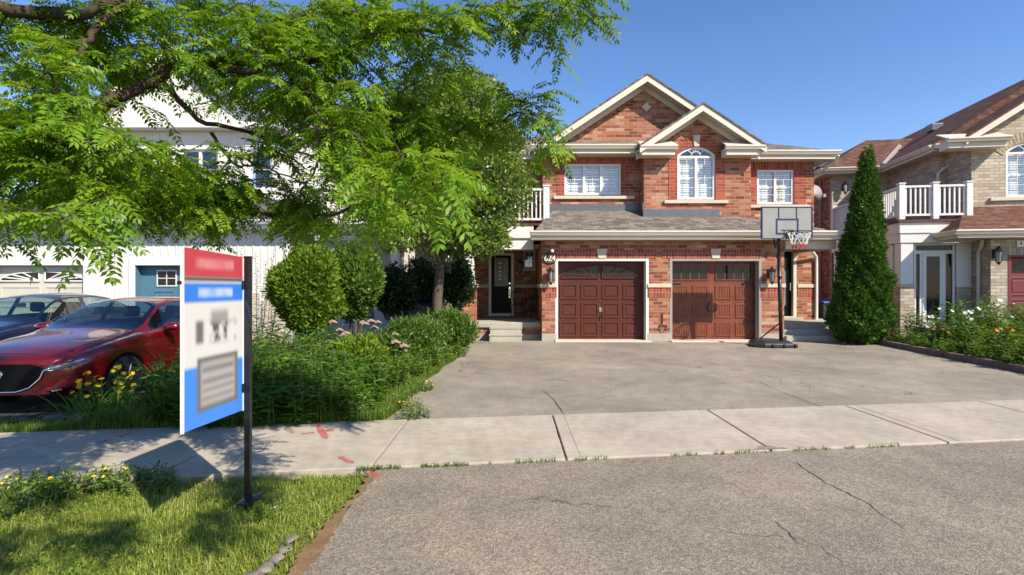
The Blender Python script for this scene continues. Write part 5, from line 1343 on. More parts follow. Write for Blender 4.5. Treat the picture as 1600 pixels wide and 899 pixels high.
ne = mw_.build('net','netwhite',B_); mr_.build('net_hem','netred',ne)

# ------------------------------------------------------------------ small things round the houses
def bin_(x, y, label, lid, rz=0.0, s=1.0):
    b = thing('wheelie_bin', label, 'bin', (x,y,gz(y)), rz, local=True)
    m = MB(); m.hexa([(-.22*s,-.24*s,.06),(.22*s,-.24*s,.06),(.22*s,.24*s,.06),(-.22*s,.24*s,.06)],[(-.29*s,-.31*s,.98*s),(.29*s,-.31*s,.98*s),(.29*s,.33*s,.98*s),(-.29*s,.33*s,.98*s)]); m.build('body','bingrey',b,bevel=.02)
    m = MB(); m.hexa([(-.31*s,-.36*s,.985*s),(.31*s,-.36*s,.985*s),(.31*s,.36*s,.985*s),(-.31*s,.36*s,.985*s)],[(-.28*s,-.30*s,1.05*s),(.28*s,-.30*s,1.05*s),(.28*s,.33*s,1.10*s),(-.28*s,.33*s,1.10*s)]); m.build('lid',lid,b,bevel=.02)
    m = MB(); m.tube([(-.22*s,.40*s,.96*s),(.22*s,.40*s,.96*s)],.018,6); m.tube([(-.2*s,.32*s,.9*s),(-.2*s,.40*s,.96*s)],.015,5); m.tube([(.2*s,.32*s,.9*s),(.2*s,.40*s,.96*s)],.015,5); m.build('handle','bingrey',b)
    for q in (-.2,.2):
        m = MB(); m.lathe([(.10,-.03),(.11,0),(.10,.03)],(q*s,.26*s,.11),'x',14); m.build('wheel','black',b)
bin_(10.30,17.2,'grey wheeled bin with a blue lid in the passage beside the brick porch','binblue')
bin_(-2.55,14.9,'dark navy lidded bin half hidden behind the small tree','boardblue',.3)
def chair(x, y, rz, label):
    c = thing('patio_chair', label, 'chair', (x,y,.60), rz, local=True)
    m = MB(); m.lathe([(.02,.435),(.20,.435),(.21,.445),(.20,.455),(.02,.455)],(0,0,0),'z',20); m.build('seat','black',c)
    m = MB(); bk = [(-.19,.19,.44),(-.20,.25,.70),(-.12,.27,.86),(0,.275,.90),(.12,.27,.86),(.20,.25,.70),(.19,.19,.44)]; m.tube(bk,.012,6)
    for q in (-.1,0,.1): m.tube([(q,.20,.45),(q*1.1,.26,.86)],.007,5)
    m.tube([(.07*math.cos(R(t*30)),.26,.70+.07*math.sin(R(t*30))) for t in range(13)],.007,5); m.build('backrest','black',c)
    for sx_ in (-1,1):
        for sy in (-1,1): m = MB(); m.tube([(sx_*.16,sy*.16,.44),(sx_*.20,sy*.21,.0)],.011,6); m.build('leg','black',c)
        m = MB(); m.tube([(sx_*.20,.24,.66),(sx_*.24,0,.66),(sx_*.23,-.17,.62),(sx_*.18,-.17,.44)],.010,6); m.build('armrest','black',c)
chair(.22,17.3,R(20),'black metal patio chair on the porch next to the front door')
chair(.60,16.7,R(-50),'black metal patio chair in the porch corner by the garage wall')
E = thing('garden_edging', 'low dark timber edging along the flower bed right of the driveway', 'edging', (9.4,11,.05))
def ex(y): return 9.0+.075*(y-6.2)+.06
ys_ = [7.75,9.2,10.7,12.3,14.0]
for a_, b_ in zip(ys_[:-1], ys_[1:]):
    m = MB(); xa, xb, za, zb = ex(a_), ex(b_), gz(a_), gz(b_); h = .13
    m.hexa([(xa-.08,a_+.008,za-.02),(xa+.08,a_+.008,za-.02),(xb+.08,b_,zb-.02),(xb-.08,b_,zb-.02)],[(xa-.07,a_+.008,za+h),(xa+.07,a_+.008,za+h),(xb+.07,b_,zb+h),(xb-.07,b_,zb+h)]); m.build('timber','edge',E,bevel=.015)
m = MB(); a_, b_ = ex(14.0), 10.3; m.box(a_-.08,b_,14.01,14.16,gz(14)-.02,gz(14)+.12); m.build('timber','edge',E,bevel=.015)
def rock(x, y, s, label, group, flat=.5, mat='rock'):
    bm = bmesh.new(); bmesh.ops.create_icosphere(bm, subdivisions=3, radius=1)
    sd = random.uniform(0,99)
    for v in bm.verts:
        d = v.co.normalized(); f = 1+.16*math.sin(d.x*3.1+sd)+.14*math.sin(d.y*4.3+sd*2)+.10*math.sin(d.z*5+d.x*4+sd*3)+.05*math.sin(d.x*11+sd)*math.sin(d.y*13)
        q = d*f; v.co = Vector((math.copysign(abs(q.x)**.85,q.x), math.copysign(abs(q.y)**.85,q.y), math.copysign(abs(q.z)**.8,q.z)*flat))*s
    me = bpy.data.meshes.new('stone'); bm.to_mesh(me); bm.free(); me.materials.append(M[mat])
    for p in me.polygons: p.use_smooth = True
    o = bpy.data.objects.new('stone', me); COL.objects.link(o); o.location = (x,y,gz(y)+s*flat*(.45 if flat > .4 else -.1)); o.rotation_euler = (random.uniform(-.2,.2),random.uniform(-.2,.2),random.uniform(0,6)); XF[o.name] = Matrix()
    tag(o, label, 'stone', group)
LB = 'stones along the planting bed'
for px_,py_,s,lb in ((88,660,.12,'grey stone at the bed corner beneath the red bumper'),(128,662,.16,'broad pale stone below the yellow flowers'),(158,655,.13,'flat stone tucked behind the broad pale one'),(214,652,.10,'small stone between the lily clump and the sign'),(46,668,.08,'smallest grey stone, left end of the bed edge')):
    x,y = gp(px_,py_); rock(x,y,s,lb,LB)
LG = 'sunken edging stones beside the apron'
for px_,py_,s,lb in ((454,842,.055,'sunken edging stone farthest from the street, in the dirt strip'),(446,858,.05,'second sunken edging stone in the dirt strip'),(432,873,.055,'third sunken edging stone, half in the grass'),(415,888,.055,'fourth sunken edging stone at the lawn edge'),(392,899,.055,'sunken edging stone nearest the street')):
    x,y = gp(px_,py_); rock(x,y,s*random.uniform(.6,.95),lb,LG,.36)
# trodden dirt along the lawn edge
mb = MB(); L0 = [gp(560,745),gp(535,770),gp(520,800),gp(490,850),gp(455,899)]; pts=[]
for i,p in enumerate(L0): pts.append((p[0]-(.03+.07*i/4)+random.uniform(-.02,.02),p[1],.002))
ys2 = [4.52-(4.52-1.5)*i/80 for i in range(81)]; pts2 = [(-1.19-.05*(4.55-y)/1.6-.02*math.sin(y*4.3)-random.uniform(0,.05),y,.007) for y in ys2]; R2 = [(-1.165+.012*math.sin(y*6.1+1)+random.uniform(-.016,.02),y,.0075) for y in ys2]
mb.add(pts2+R2,[(i,i+1,len(pts2)+i+1,len(pts2)+i) for i in range(len(pts2)-1)]); structure(mb,'dirt_strip','dirt')
# ------------------------------------------------------------------ honey locust reaching over the lawn
LT = thing('honey_locust_tree', 'honey locust tree with feathery leaves spreading over the lawn and sign', 'tree', (-4.6,2.3,0))
wood = MB(); nodes = []      # nodes: (point, radius)
def limb(pts, r0, r1, n=8, twig=True):
    P_ = [Vector(p) if len(p) == 3 and isinstance(p, Vector) else at(*p) for p in pts]
    # Catmull-Rom through the measured points
    out = []
    for i in range(len(P_)-1):
        a, b, c, d = P_[max(i-1,0)], P_[i], P_[i+1], P_[min(i+2,len(P_)-1)]
        for k in range(5):
            t = k/5; out.append(.5*((2*b)+(c-a)*t+(2*a-5*b+4*c-d)*t*t+(3*b-a-3*c+d)*t**3)+Vector((random.uniform(-1,1),random.uniform(-1,1),random.uniform(-1,1)))*.012)
    out.append(P_[-1]); m = len(out)
    rad = [r0+(r1-r0)*(i/(m-1))**.8 for i in range(m)]
    wood.tube(out, rad, n, cap=True)
    for p, r in zip(out, rad): nodes.append((p, r))
    return out
tb = Vector((-4.6,2.3,-.05)); t1 = Vector((-4.55,2.35,1.2)); t2 = Vector((-4.45,2.4,2.3))
wood.tube([tb,Vector((-4.6,2.3,.25)),t1,t2],[.19,.14,.12,.115],12)
L1 = limb([t2, Vector((-3.6,2.9,3.2)), (60,22,3.3),(150,14,3.3),(225,-35,3.5),(330,-120,3.8)], .06,.016)
L2 = limb([t2, Vector((-3.5,3.1,2.6)), (120,190,3.4),(167,162,3.45),(191,150,3.5),(249,124,3.6),(289,95,3.65),(350,97,3.7),(436,100,3.8),(530,135,3.9),(587,173,4.0),(671,205,4.0),(722,203,4.0),(788,187,3.95),(820,177,3.9),(866,192,3.85)], .055,.004)
limb([(218,-12,3.45),(150,47,3.3),(128,78,3.2),(95,122,3.05),(75,170,2.95),(53,212,2.85)], .026,.006)
L4 = limb([t2, Vector((-3.3,2.6,2.2)), (110,272,3.2),(236,285,3.7),(307,307,3.9),(356,329,3.95),(420,336,4.0),(490,340,3.9),(559,322,3.5),(620,299,3.0),(666,271,2.65),(700,272,2.55)], .036,.004)
L5 = limb([(289,95,3.65),(400,112,3.6),(428,98,3.6),(526,89,3.65),(568,61,3.65),(640,45,3.65),(700,47,3.6),(764,16,3.6),(834,9,3.55),(905,2,3.5),(932,38,3.45)], .03,.004)
L6 = limb([(436,100,3.8),(490,160,3.5),(502,215,3.3),(493,261,3.3),(462,315,3.4)], .02,.004)
limb([(350,97,3.7),(420,40,4.0),(520,8,4.2),(650,-25,4.4),(780,-60,4.5)], .025,.006)
limb([(249,124,3.6),(310,185,3.7),(385,205,3.9),(460,235,4.1),(560,265,4.3),(640,255,4.4)], .022,.004)
limb([(330,210,3.75),(370,258,3.7),(405,258,3.7),(480,290,3.6)], .014,.004)
limb([(587,173,4.0),(650,130,4.2),(720,110,4.3),(770,120,4.3)], .012,.003)
limb([t2, Vector((-4.2,1.4,3.6)), Vector((-2.9,.2,4.3)), Vector((-1.2,-.5,4.5)), Vector((.3,-.2,4.2)), Vector((1.0,.2,3.9))], .06,.008)
limb([t2, Vector((-4.4,3.0,3.8)), Vector((-3.6,3.8,4.9)), Vector((-2.6,4.4,5.4))], .06,.01)
limb([t2, Vector((-5.2,2.0,3.8)), Vector((-5.9,1.6,4.9))], .06,.012)
limb([Vector((-2.9,.2,4.3)), Vector((-2.8,1.6,4.8)), Vector((-1.9,2.6,4.8)), Vector((-1.2,3.0,4.8))], .03,.006)
# attractor clouds: (px, py, rx, ry, d0, d1, count, fresh)
clouds = [(60,60,90,60,2.9,3.8,10,0),(170,60,90,60,3.2,4.2,11,0),(300,45,110,55,3.3,4.6,15,0),(440,45,110,50,3.4,4.8,15,0),(560,40,90,45,3.4,4.8,10,0),
 (640,25,60,30,3.5,4.2,4,0),(660,85,55,30,3.7,4.4,5,0),(410,125,100,45,3.3,4.6,12,0),(525,160,95,48,3.3,4.8,12,0),(640,175,80,45,3.8,4.6,9,0),
 (430,215,90,36,3.2,4.4,7,0),(330,270,90,25,3.4,4.4,5,0),(90,225,120,50,2.7,3.6,13,0),(230,262,80,34,3.0,4.2,8,0),(60,268,80,25,2.5,3.2,6,0),(200,282,90,24,3.0,4.0,9,0),
 (330,296,80,24,3.7,4.4,13,0),(150,318,50,12,2.6,3.0,2,0),(300,325,60,18,3.7,4.2,8,0),(440,310,80,28,3.8,4.4,13,0),(550,250,80,46,3.4,4.6,8,0),(620,225,75,40,3.8,4.8,7,0),
 (720,185,55,22,3.8,4.2,4,0),(812,140,30,22,3.75,3.95,3,0),(865,195,20,18,3.8,3.9,1,0),(770,20,55,25,3.5,3.8,4,0),(880,12,50,22,3.4,3.6,5,0),(25,200,40,40,2.7,3.3,5,0),
 (480,205,60,42,3.2,3.6,12,1),(455,318,34,26,3.4,4.0,6,1),(640,262,45,26,2.35,2.6,6,1),(70,110,60,40,2.7,3.3,5,1),(110,170,40,30,2.6,3.0,2,1),(90,335,18,25,2.1,2.3,2,1),(265,345,20,16,3.0,3.3,2,1),(390,335,25,16,3.9,4.2,3,1),(560,295,40,24,2.9,3.4,5,1)]
att = []
for px_,py_,rx_,ry_,d0,d1,n_,fr in clouds:
    for _ in range(n_):
        a = random.uniform(0,6.283); r = math.sqrt(random.random()); att.append((at(px_+rx_*r*math.cos(a), py_+ry_*r*math.sin(a), random.uniform(d0,d1)), fr))
for c, rad, n_ in (((-2.6,.9,4.5),(1.0,.8,.5),24),((-1.6,-.4,4.4),(.7,.4,.35),8),((.5,.38,3.75),(.25,.18,.12),4),((1.0,.62,3.7),(.25,.15,.12),3),((.05,.05,3.8),(.3,.2,.12),4),((-.6,-.2,4.1),(.4,.3,.2),5),((-2.2,2.8,5.0),(1.0,.9,.4),18),((-4.2,2.0,4.6),(1.4,1.3,.8),36),((-3.2,3.8,5.0),(1.2,1.2,.6),28),((-5.8,1.8,4.6),(1.0,1.0,.8),16)):
    for _ in range(n_):
        d = Vector(rdir(1)[0]); att.append((Vector(c)+Vector((d.x*rad[0],d.y*rad[1],d.z*rad[2])), 0))
def clear_of_sign(p):          # the real crown leaves the board in full sun: no leaves between it and the sun
    t = (p.x+2.03)/SUN.x; q = p-SUN*t
    return not (t > -.05 and 2.95 < q.y < 4.2 and .48 < q.z < 2.1)
LP, LD, LF = [], [], []      # compound leaf bases, directions, fresh flag
def leaf_run(pts, fr, step=.030, start=.2, both=True):
    n = len(pts); L = sum((pts[i+1]-pts[i]).length for i in range(n-1)); k = max(3,int(L*(1-start)/step))
    side = 1
    for q in range(k):
        t = start+(1-start)*(q+random.random()*.6)/k; f = min(t,.999)*(n-1); i = int(f); p = pts[i].lerp(pts[i+1], f-i); d = (pts[i+1]-pts[i]).normalized()
        s = d.cross(Vector((0,0,1))); s = s.normalized() if s.length > .1 else Vector((1,0,0)); side = -side
        v = s*side*random.uniform(.5,1)+d*random.uniform(.2,.8)+Vector((random.uniform(-.3,.3),random.uniform(-.3,.3),random.uniform(-.45,.3)))
        LP.append(p); LD.append(v.normalized()); LF.append(fr)
N0 = len(nodes)
for p, fr in att:
    if not clear_of_sign(p): continue
    best = min(range(len(nodes)), key=lambda i: (nodes[i][0]-p).length+(.0 if nodes[i][1] > .004 else .10))
    q, r = nodes[best]; L = (p-q).length
    if L < .08: p = p+Vector((random.uniform(-.2,.2),random.uniform(-.2,.2),random.uniform(-.2,.05)))
    pts = twig_mb(wood, q, p, min(r*.7,.010), .0022, 4, .14, 5)
    for i_, pp in enumerate(pts[2:]): nodes.append((pp, .004))
    leaf_run(pts, fr, .031, max(.15, 1-.42/max(L,.42)))
    for _ in range(3 if not fr else 2):
        b = pts[random.choice((2,3,4,5))]; d = Vector((random.uniform(-1,1),random.uniform(-1,1),random.uniform(-.75,.35))).normalized()*random.uniform(.16,.36)
        leaf_run(twig_mb(wood, b, b+d, .004, .0015, 3, .2, 4), fr, .031, .1)
# leafy spurs straight off the visible limbs
for br, st in ((L2,10),(L4,8),(L5,6),(L6,4)):
    for i in range(st, len(br)-1, 2):
        d = Vector((random.uniform(-1,1),random.uniform(-1,1),random.uniform(-.8,.5))).normalized()*random.uniform(.12,.3)
        leaf_run(twig_mb(wood, br[i], br[i]+d, .004, .0015, 3, .2, 4), 1 if br is L6 else 0, .034, .15)
wood.build('trunk','bark',LT,smooth=True)
def compound(P_, D_, name, mat, scale=1.0, pairs=8):
    P_ = np.array([tuple(p) for p in P_]); D_ = np.array([tuple(d) for d in D_]); n = len(P_)
    L = (rng.uniform(.10,.17,n)*scale)[:,None]
    up = np.array([0,0,1.0])+rng.normal(size=(n,3))*.35
    S = unit(np.cross(D_, up)); Nn = np.cross(S, D_)
    vs, ts = [], []; base_t = np.clip(rng.normal(.50,.26,n),0,1)
    for k in range(pairs):
        t = (k+.9)/pairs
        c = P_+D_*L*t-np.array([0,0,1.0])*L*.30*t*t
        ax = D_*.45-np.array([0,0,1.0])*.40*t
        ln = L[:,0]*(.30-.10*abs(t-.5))*rng.uniform(.85,1.1,n)
        for sg in (1,-1):
            a = ax+S*sg*.9+rng.normal(size=(n,3))*.12-Nn*.15
            v,_ = leaves(c, a, Nn+rng.normal(size=(n,3))*.25, ln, ln*.40, .12, .48)
            vs.append(v.reshape(n,4,3)); ts.append(base_t+rng.normal(0,.05,n))
    # end leaflet and midrib
    c = P_+D_*L-np.array([0,0,1.0])*L*.30
    v,_ = leaves(c, D_*.5-np.array([0,0,1.0])*.6, Nn, L[:,0]*.25, L[:,0]*.09, .1, .48); vs.append(v.reshape(n,4,3)); ts.append(base_t)
    m1 = P_+D_*L*.5-np.array([0,0,1.0])*L*.30*.25; wv = S*.0009
    vs.append(np.stack([P_-wv,P_+wv,m1+wv,m1-wv],1)); ts.append(base_t+.2); vs.append(np.stack([m1-wv,m1+wv,c+wv*.5,c-wv*.5],1)); ts.append(base_t+.2)
    V = np.concatenate(vs,0).reshape(-1,3); f = np.arange(len(V)).reshape(-1,4)
    return np_mesh(name, V, f, mat, LT, np.concatenate(ts))
ok = [i for i,p in enumerate(LP) if clear_of_sign(p)]
LP = [LP[i] for i in ok]; LD = [LD[i] for i in ok]; LF = [LF[i] for i in ok]
a0 = [i for i,f in enumerate(LF) if not f]; a1 = [i for i,f in enumerate(LF) if f]
compound([LP[i] for i in a0],[LD[i] for i in a0],'crown','l_locust',1.12)
compound([LP[i] for i in a1],[LD[i] for i in a1],'young_leaves','l_locust_new',1.22)

# ------------------------------------------------------------------ small tree between the houses
PT = thing('broadleaf_tree', 'bushy small leaved tree with one brown trunk beside the brick porch', 'tree', (-1.72,12.3,gz(12.3)))
tw = MB(); tp = Vector((-1.72,12.3,gz(12.3)-.05)); tq = Vector((-1.66,12.3,2.3))
tw.tube([tp,Vector((-1.72,12.3,.4)),Vector((-1.75,12.3,1.3)),tq,Vector((-1.5,12.3,4.0)),Vector((-1.35,12.3,5.6))],[.17,.13,.115,.10,.05,.015],10)
pc_ = [(700,235,12.3,1.55,1.35,1.45),(690,330,12.3,1.55,1.35,.95),(765,290,12.0,1.0,.9,.85),(745,365,12.1,.8,.8,.5),(600,270,12.4,.8,.8,.9),(630,320,12.2,.9,.9,.75),(725,165,12.3,1.0,1.0,.75),(650,200,12.4,.9,.9,.8),(770,225,12.3,.7,.8,.7)]
parts = []
for i,(px_,py_,d_,a_,b_,c_) in enumerate(pc_):
    c = at(px_,py_,d_); parts.append(blob(int(5600*(a_*b_*c_)**.5), c, (a_,b_,c_), .25, .28, i+1, 3.5))
    for _ in range(7):
        d = Vector(rdir(1)[0]); e = c+Vector((d.x*a_,d.y*b_,abs(d.z)*c_*.9-.2)); s = Vector((-1.62+random.uniform(-.1,.2),12.3,random.uniform(1.9,4.2))); twig_mb(tw, s, e, .024, .005, 5, .1, 6)
tw.build('trunk','bark2',PT,smooth=True)
crown(PT,'crown',parts,'l_pear',.105,.066,up=.1,out=.5,jit=1.2,fold=.2)

# ------------------------------------------------------------------ cedars and clipped shrubs
def cedar_cone(x, y, h, r, label):
    o = thing('cedar_tree', label, 'tree', (x,y,gz(y))); n = 26000
    z = h*(1-np.sqrt(rng.random(n)*.985)); z = np.clip(z,.05,h); t = z/h
    prof = r*np.minimum(1,(z+.35)/.8)*(1-t**.95)**.74
    an = rng.uniform(0,2*np.pi,n); d = np.stack([np.cos(an),np.sin(an),np.zeros(n)],1)
    lp = 1+.11*np.sin(an*3+z*2.6)+.10*np.sin(an*5-z*4.7)+.11*np.sin(z*7.3+an*2)*np.sin(an*4+z)+.06*np.sin(an*11+z*13)
    rr = prof*lp*(1-.35*rng.random(n)**1.6)
    p = np.stack([x+.25*t+rr*np.cos(an), y+rr*np.sin(an), gz(y)+z],1)
    crown(o,'crown',[(p,d)],'l_cedar',.12,.055,up=.6,out=.75,jit=.9,fold=.12)
    m = MB(); m.tube([(x,y,gz(y)-.05),(x+.1,y,h*.5),(x+.24,y,h*.97)],[.10,.06,.01],8); m.build('trunk','bark2',o)
    return o
cedar_cone(9.22,13.95,5.3,.73,'tall conical dark green cedar between the brick porch and tan house')
def globe(x, y, zc_, rx_, rz_, n, label, mat='l_globe', name='cedar_shrub', L=.11, W=.05, amp=.07, freq=4.5, inner=.66, up=.45, seed=3, stem=True, jit=.7, cat='shrub'):
    o = thing(name, label, cat, (x,y,gz(y)))
    A = blob(int(n*.6),(x,y,zc_),(rx_*.84,rx_*.84,rz_*.86),inner,amp*1.5,seed,freq,gz(y)+.02); ex_ = []
    for q_ in range(8):
        a_ = q_*2.4+seed; dz = random.uniform(-.6,.72); k_ = math.sqrt(max(1-dz*dz,0))*.66
        ex_.append(blob(int(n*.08),(x+k_*rx_*math.cos(a_),y+k_*rx_*math.sin(a_),zc_+dz*rz_*.62),(rx_*random.uniform(.40,.58),rx_*.5,rz_*random.uniform(.36,.52)),.6,amp*1.5,seed+q_,freq*1.5,gz(y)+.02))
    B2 = blob(int(n*.25),(x,y,zc_),(rx_*.8,rx_*.8,rz_*.8),.5,amp,seed,freq,gz(y)+.02)
    crown(o,'foliage',[A,B2]+ex_,mat,L,W,up=up,out=.7,jit=jit,fold=.12)
    if stem:
        m = MB()
        for k in range(4): MB().tube([(x+.08*math.cos(k*1.6),y+.08*math.sin(k*1.6),gz(y)-.04),(x+.25*rx_*math.cos(k*1.6+.3),y+.25*rx_*math.sin(k*1.6+.3),zc_)],[.045,.015],6).build('stem','bark2',o)
    return o
ga = at(478,452,10.3); globe(ga.x,ga.y,ga.z-.04,.63,.96,12000,'rounded yellow green cedar shrub in front of the white siding',seed=5)
gb = at(556,440,11.4); globe(gb.x,gb.y,gb.z-.02,.53,.95,10000,'darker round topped cedar shrub just right of the yellow green one','l_juni',L=.10,W=.05,seed=8)
for px_,py_,d_,rx_,rz_,lb,mt,sd in ((648,532,10.4,.62,.50,'spreading bright green mound shrub in the bed left of the driveway','l_juni',11),(703,517,11.9,.58,.52,'low rounded green shrub at the bed end by the porch steps','l_juni',12),
   (560,572,8.5,.50,.46,'light yellow green feathery shrub in the middle of the left bed','l_globe',13),(600,560,9.4,.42,.40,'small green shrub squeezed behind the yellow green feathery one','l_juni',14)):
    c = at(px_,py_,d_); globe(c.x,c.y,max(c.z,.38),rx_,rz_,6500,lb,mt,'garden_shrub',.09,.035,.20,5,.55,.5,sd,jit=1.0)
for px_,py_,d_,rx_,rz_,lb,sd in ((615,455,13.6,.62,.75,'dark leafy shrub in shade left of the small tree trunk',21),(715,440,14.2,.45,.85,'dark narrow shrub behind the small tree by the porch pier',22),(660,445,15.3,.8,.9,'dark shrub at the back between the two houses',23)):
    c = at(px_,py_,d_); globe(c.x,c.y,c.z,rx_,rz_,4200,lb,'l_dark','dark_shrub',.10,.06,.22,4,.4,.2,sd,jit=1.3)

# ------------------------------------------------------------------ planting bed on the left
def plant(x, y, name, label, cat='plant', group=None): return thing(name, label, cat, (x,y,gz(y)+.01), group=group)
GL = 'leafy perennials in the left bed'
spots = [(-3.35,6.55,.62),(-3.0,6.75,.80),(-2.62,6.62,.72),(-2.3,6.95,.78),(-3.3,7.15,.86),(-2.75,7.35,.84),(-3.75,7.0,.80),(-2.15,7.55,.66),(-3.85,7.8,.80),(-3.2,8.1,.78),(-4.1,6.45,.70),(-4.4,7.4,.85),(-2.0,6.75,.40),(-3.0,9.0,.75),(-3.9,8.9,.85),(-4.6,8.4,.85),(-3.45,6.3,.5),(-2.75,6.3,.5),(-2.9,8.2,.9),(-3.5,9.4,.9),(-4.4,9.6,.9),(-2.45,9.2,.7),(-4.9,10.4,.9),(-4.1,7.6,.95),(-2.15,6.45,.5),(-3.6,6.12,.45),(-3.2,6.18,.55),(-2.85,6.2,.42),(-2.5,6.28,.5),(-1.95,6.42,.35),(-3.85,6.25,.5)]
for i,(x,y,h) in enumerate(spots):
    o = plant(x,y,'perennial_plant','dark green leafy perennial in the thick clump right of the sign post',group=GL)
    stalks((x,y,gz(y)),(26,18,34)[i%3],h*(1,1.08,.9)[i%3],.28,(.15,.21,.10)[i%3],(.034,.055,.030)[i%3],(22,14,26)[i%3],'foliage',o,('l_peren','l_peren','l_mix')[i%3],lean=.3,top=.25,droop=(.3,.1,.4)[i%3])
GM = 'mixed foliage plants along the driveway'
for i,(x,y,h) in enumerate([(-1.95,8.2,.45),(-1.75,8.9,.40),(-2.3,8.5,.55),(-1.65,9.7,.42),(-2.2,9.5,.5),(-1.5,10.6,.36),(-2.6,10.3,.6),(-3.3,10.0,.7),(-2.9,11.2,.6),(-1.35,11.6,.32)]):
    o = plant(x,y,'bedding_plant','fresh green bedding plant in the left bed near the driveway edge',group=GM)
    stalks((x,y,gz(y)),28,h*1.15,.32,.10,.042,18,'foliage',o,'l_mix',lean=.35,top=.3)
for x,y,lb in ((-4.55,6.18,'arching strap leaved lily clump at the pavement edge left of the sign'),(-4.12,6.28,'arching strap leaved lily clump directly behind the sign'),(-5.0,6.2,'strap leaved lily clump under the red car bumper')):
    o = plant(x,y,'lily_clump',lb); straps((x,y,gz(y)),70,.62,.024,.16,.75,'l_peren','foliage',o)
for x,y,h,lb in ((-4.75,6.75,.62,'yellow flowered coreopsis clump in front of the red car door'),(-5.05,6.5,.55,'yellow flowered coreopsis clump by the red car headlight')):
    o = plant(x,y,'coreopsis_plant',lb)
    f_,tips = stalks((x,y,gz(y)),34,h,.26,.08,.016,16,'foliage',o,'l_peren',lean=.35,top=.6)
    flowers(o,random.sample(tips,26),'p_yellow',.034)
for x,y,lb in ((-3.95,6.75,'tall grassy tuft with thin blades behind the sign'),(-4.35,7.0,'tall grassy tuft beside the red car door'),(-2.35,8.1,'tall grassy tuft behind the dark perennials')):
    o = plant(x,y,'tall_grass_tuft',lb,'grass tuft'); straps((x,y,gz(y)),110,.85,.012,.2,.35,'l_weed','blades',o)
for px_,py_,d_,lb in ((570,500,10.2,'dusty pink sedum clump in front of the round cedar shrubs'),(612,528,9.2,'dusty pink sedum clump beside the bright mound shrub'),(530,505,10.0,'pale pink flower clump left of the other sedums')):
    c = at(px_,py_,d_); o = plant(c.x,c.y,'sedum_plant',lb)
    f_,tips = stalks((c.x,c.y,gz(c.y)),14,c.z-gz(c.y)+.05,.16,.07,.045,12,'foliage',o,'l_mix',lean=.2)
    m = MB()
    for k in range(9): a = k*2.4; m.lathe([(.004,.03),(.018,.022),(.022,.008),(.012,0)],(.028*math.sqrt(k)*math.cos(a)*.6,.028*math.sqrt(k)*math.sin(a)*.6,-.003*k),'z',6)
    first = None
    for t in tips[:6]:
        if first is None: first = q_ = m.build('flower_head','p_pink'); q_.parent = o
        else: q_ = first.copy(); COL.objects.link(q_)
        q_.location = XF[o.name] @ t; q_.scale = [random.uniform(.9,1.5)]*3
o = plant(-5.65,11.6,'flowering_shrub','loose airy shrub with pale leaves against the white siding by the sign','shrub')
f_,tips = stalks((-5.65,11.6,gz(11.6)),24,2.35,.35,.07,.035,34,'foliage',o,'l_mix',lean=.22,start=.25,stem='bark2')
flowers(o,random.sample(tips,14),'p_white',.03)
# ------------------------------------------------------------------ planting bed on the right
GR = 'tall green perennials in the right bed'; GS = 'low bright plants in the right bed'
rb = []
for x,y,h,mt in [(9.75,13.4,.40,1),(10.1,12.9,.40,1),(9.7,12.4,.32,1),(9.55,11.5,.35,1),(9.5,10.6,.40,1),(9.45,9.7,.45,1),(9.9,11.0,.55,1),
   (10.6,13.5,.85,0),(11.2,13.2,.95,0),(11.9,13.0,1.0,0),(12.6,12.8,1.0,0),(13.3,12.9,1.05,0),(14.0,12.7,1.1,0),(10.5,12.3,.7,0),(11.2,12.2,.85,0),(12.0,12.0,.95,0),(12.8,11.9,1.0,0),(10.2,11.7,.6,0),(10.9,11.3,.75,0),(11.7,11.1,.85,0),(12.4,11.0,.9,0),(10.1,10.3,.6,0),(10.8,10.3,.7,0),(11.5,10.2,.8,0),(10.0,9.4,.6,0),(10.7,9.4,.7,0),(9.9,8.7,.6,0),(10.5,8.6,.7,0),(9.5,9.0,.4,1)]:
    rb.append((x,y,h,mt))
for i,(x,y,h,mt) in enumerate(rb):
    x += .18 if mt else .1
    if mt: o = plant(x,y,'bedding_plant','low bright green plant behind the timber edging',group=GS); stalks((x,y,gz(y)),32,h*1.15,.34,.10,.045,18,'foliage',o,'l_mix',lean=.4)
    else:
        o = plant(x,y,'perennial_plant','tall green perennial in the bed right of the cedar',group=GR)
        m_ = 'l_mix' if i%3 != 1 else 'l_juni'
        f_,tips = stalks((x,y,gz(y)),34,h*1.22,.40,.15,.05 if i%2 else .075,22,'foliage',o,m_,lean=.28,top=.35)
        if i%5 == 0: flowers(o,random.sample(tips,8),'p_white',.03)
for x,y,h,lb in ((10.75,12.9,.95,'white flowered shrub below the storm door right of the cedar'),(11.55,12.75,1.12,'white topped tall plant under the tan house porch')):
    o = plant(x,y,'flowering_plant',lb); f_,tips = stalks((x,y,gz(y)),30,h,.36,.10,.05,16,'foliage',o,'l_mix',lean=.3); flowers(o,random.sample(tips,22),'p_white',.05)
for x,y,h,lb in ((9.95,12.15,.5,'orange lily clump near the cedar end of the right bed'),(10.25,10.9,.66,'orange lily clump midway along the right bed')):
    o = plant(x,y,'orange_lily',lb); straps((x,y,gz(y)),50,.5,.02,.16,.6,'l_mix','foliage',o)
    m = MB(); tips = []
    for k in range(3):
        a = k*2.1; t = Vector((x+.15*math.cos(a),y+.15*math.sin(a),gz(y)+h*random.uniform(.9,1.1))); tips.append(t); m.tube([(x+.05*math.cos(a),y+.05*math.sin(a),gz(y)),t],.004,4)
    m.build('flower_stem','stem',o); flowers(o,tips,'p_orange',.045,petals=6,cup=.7)

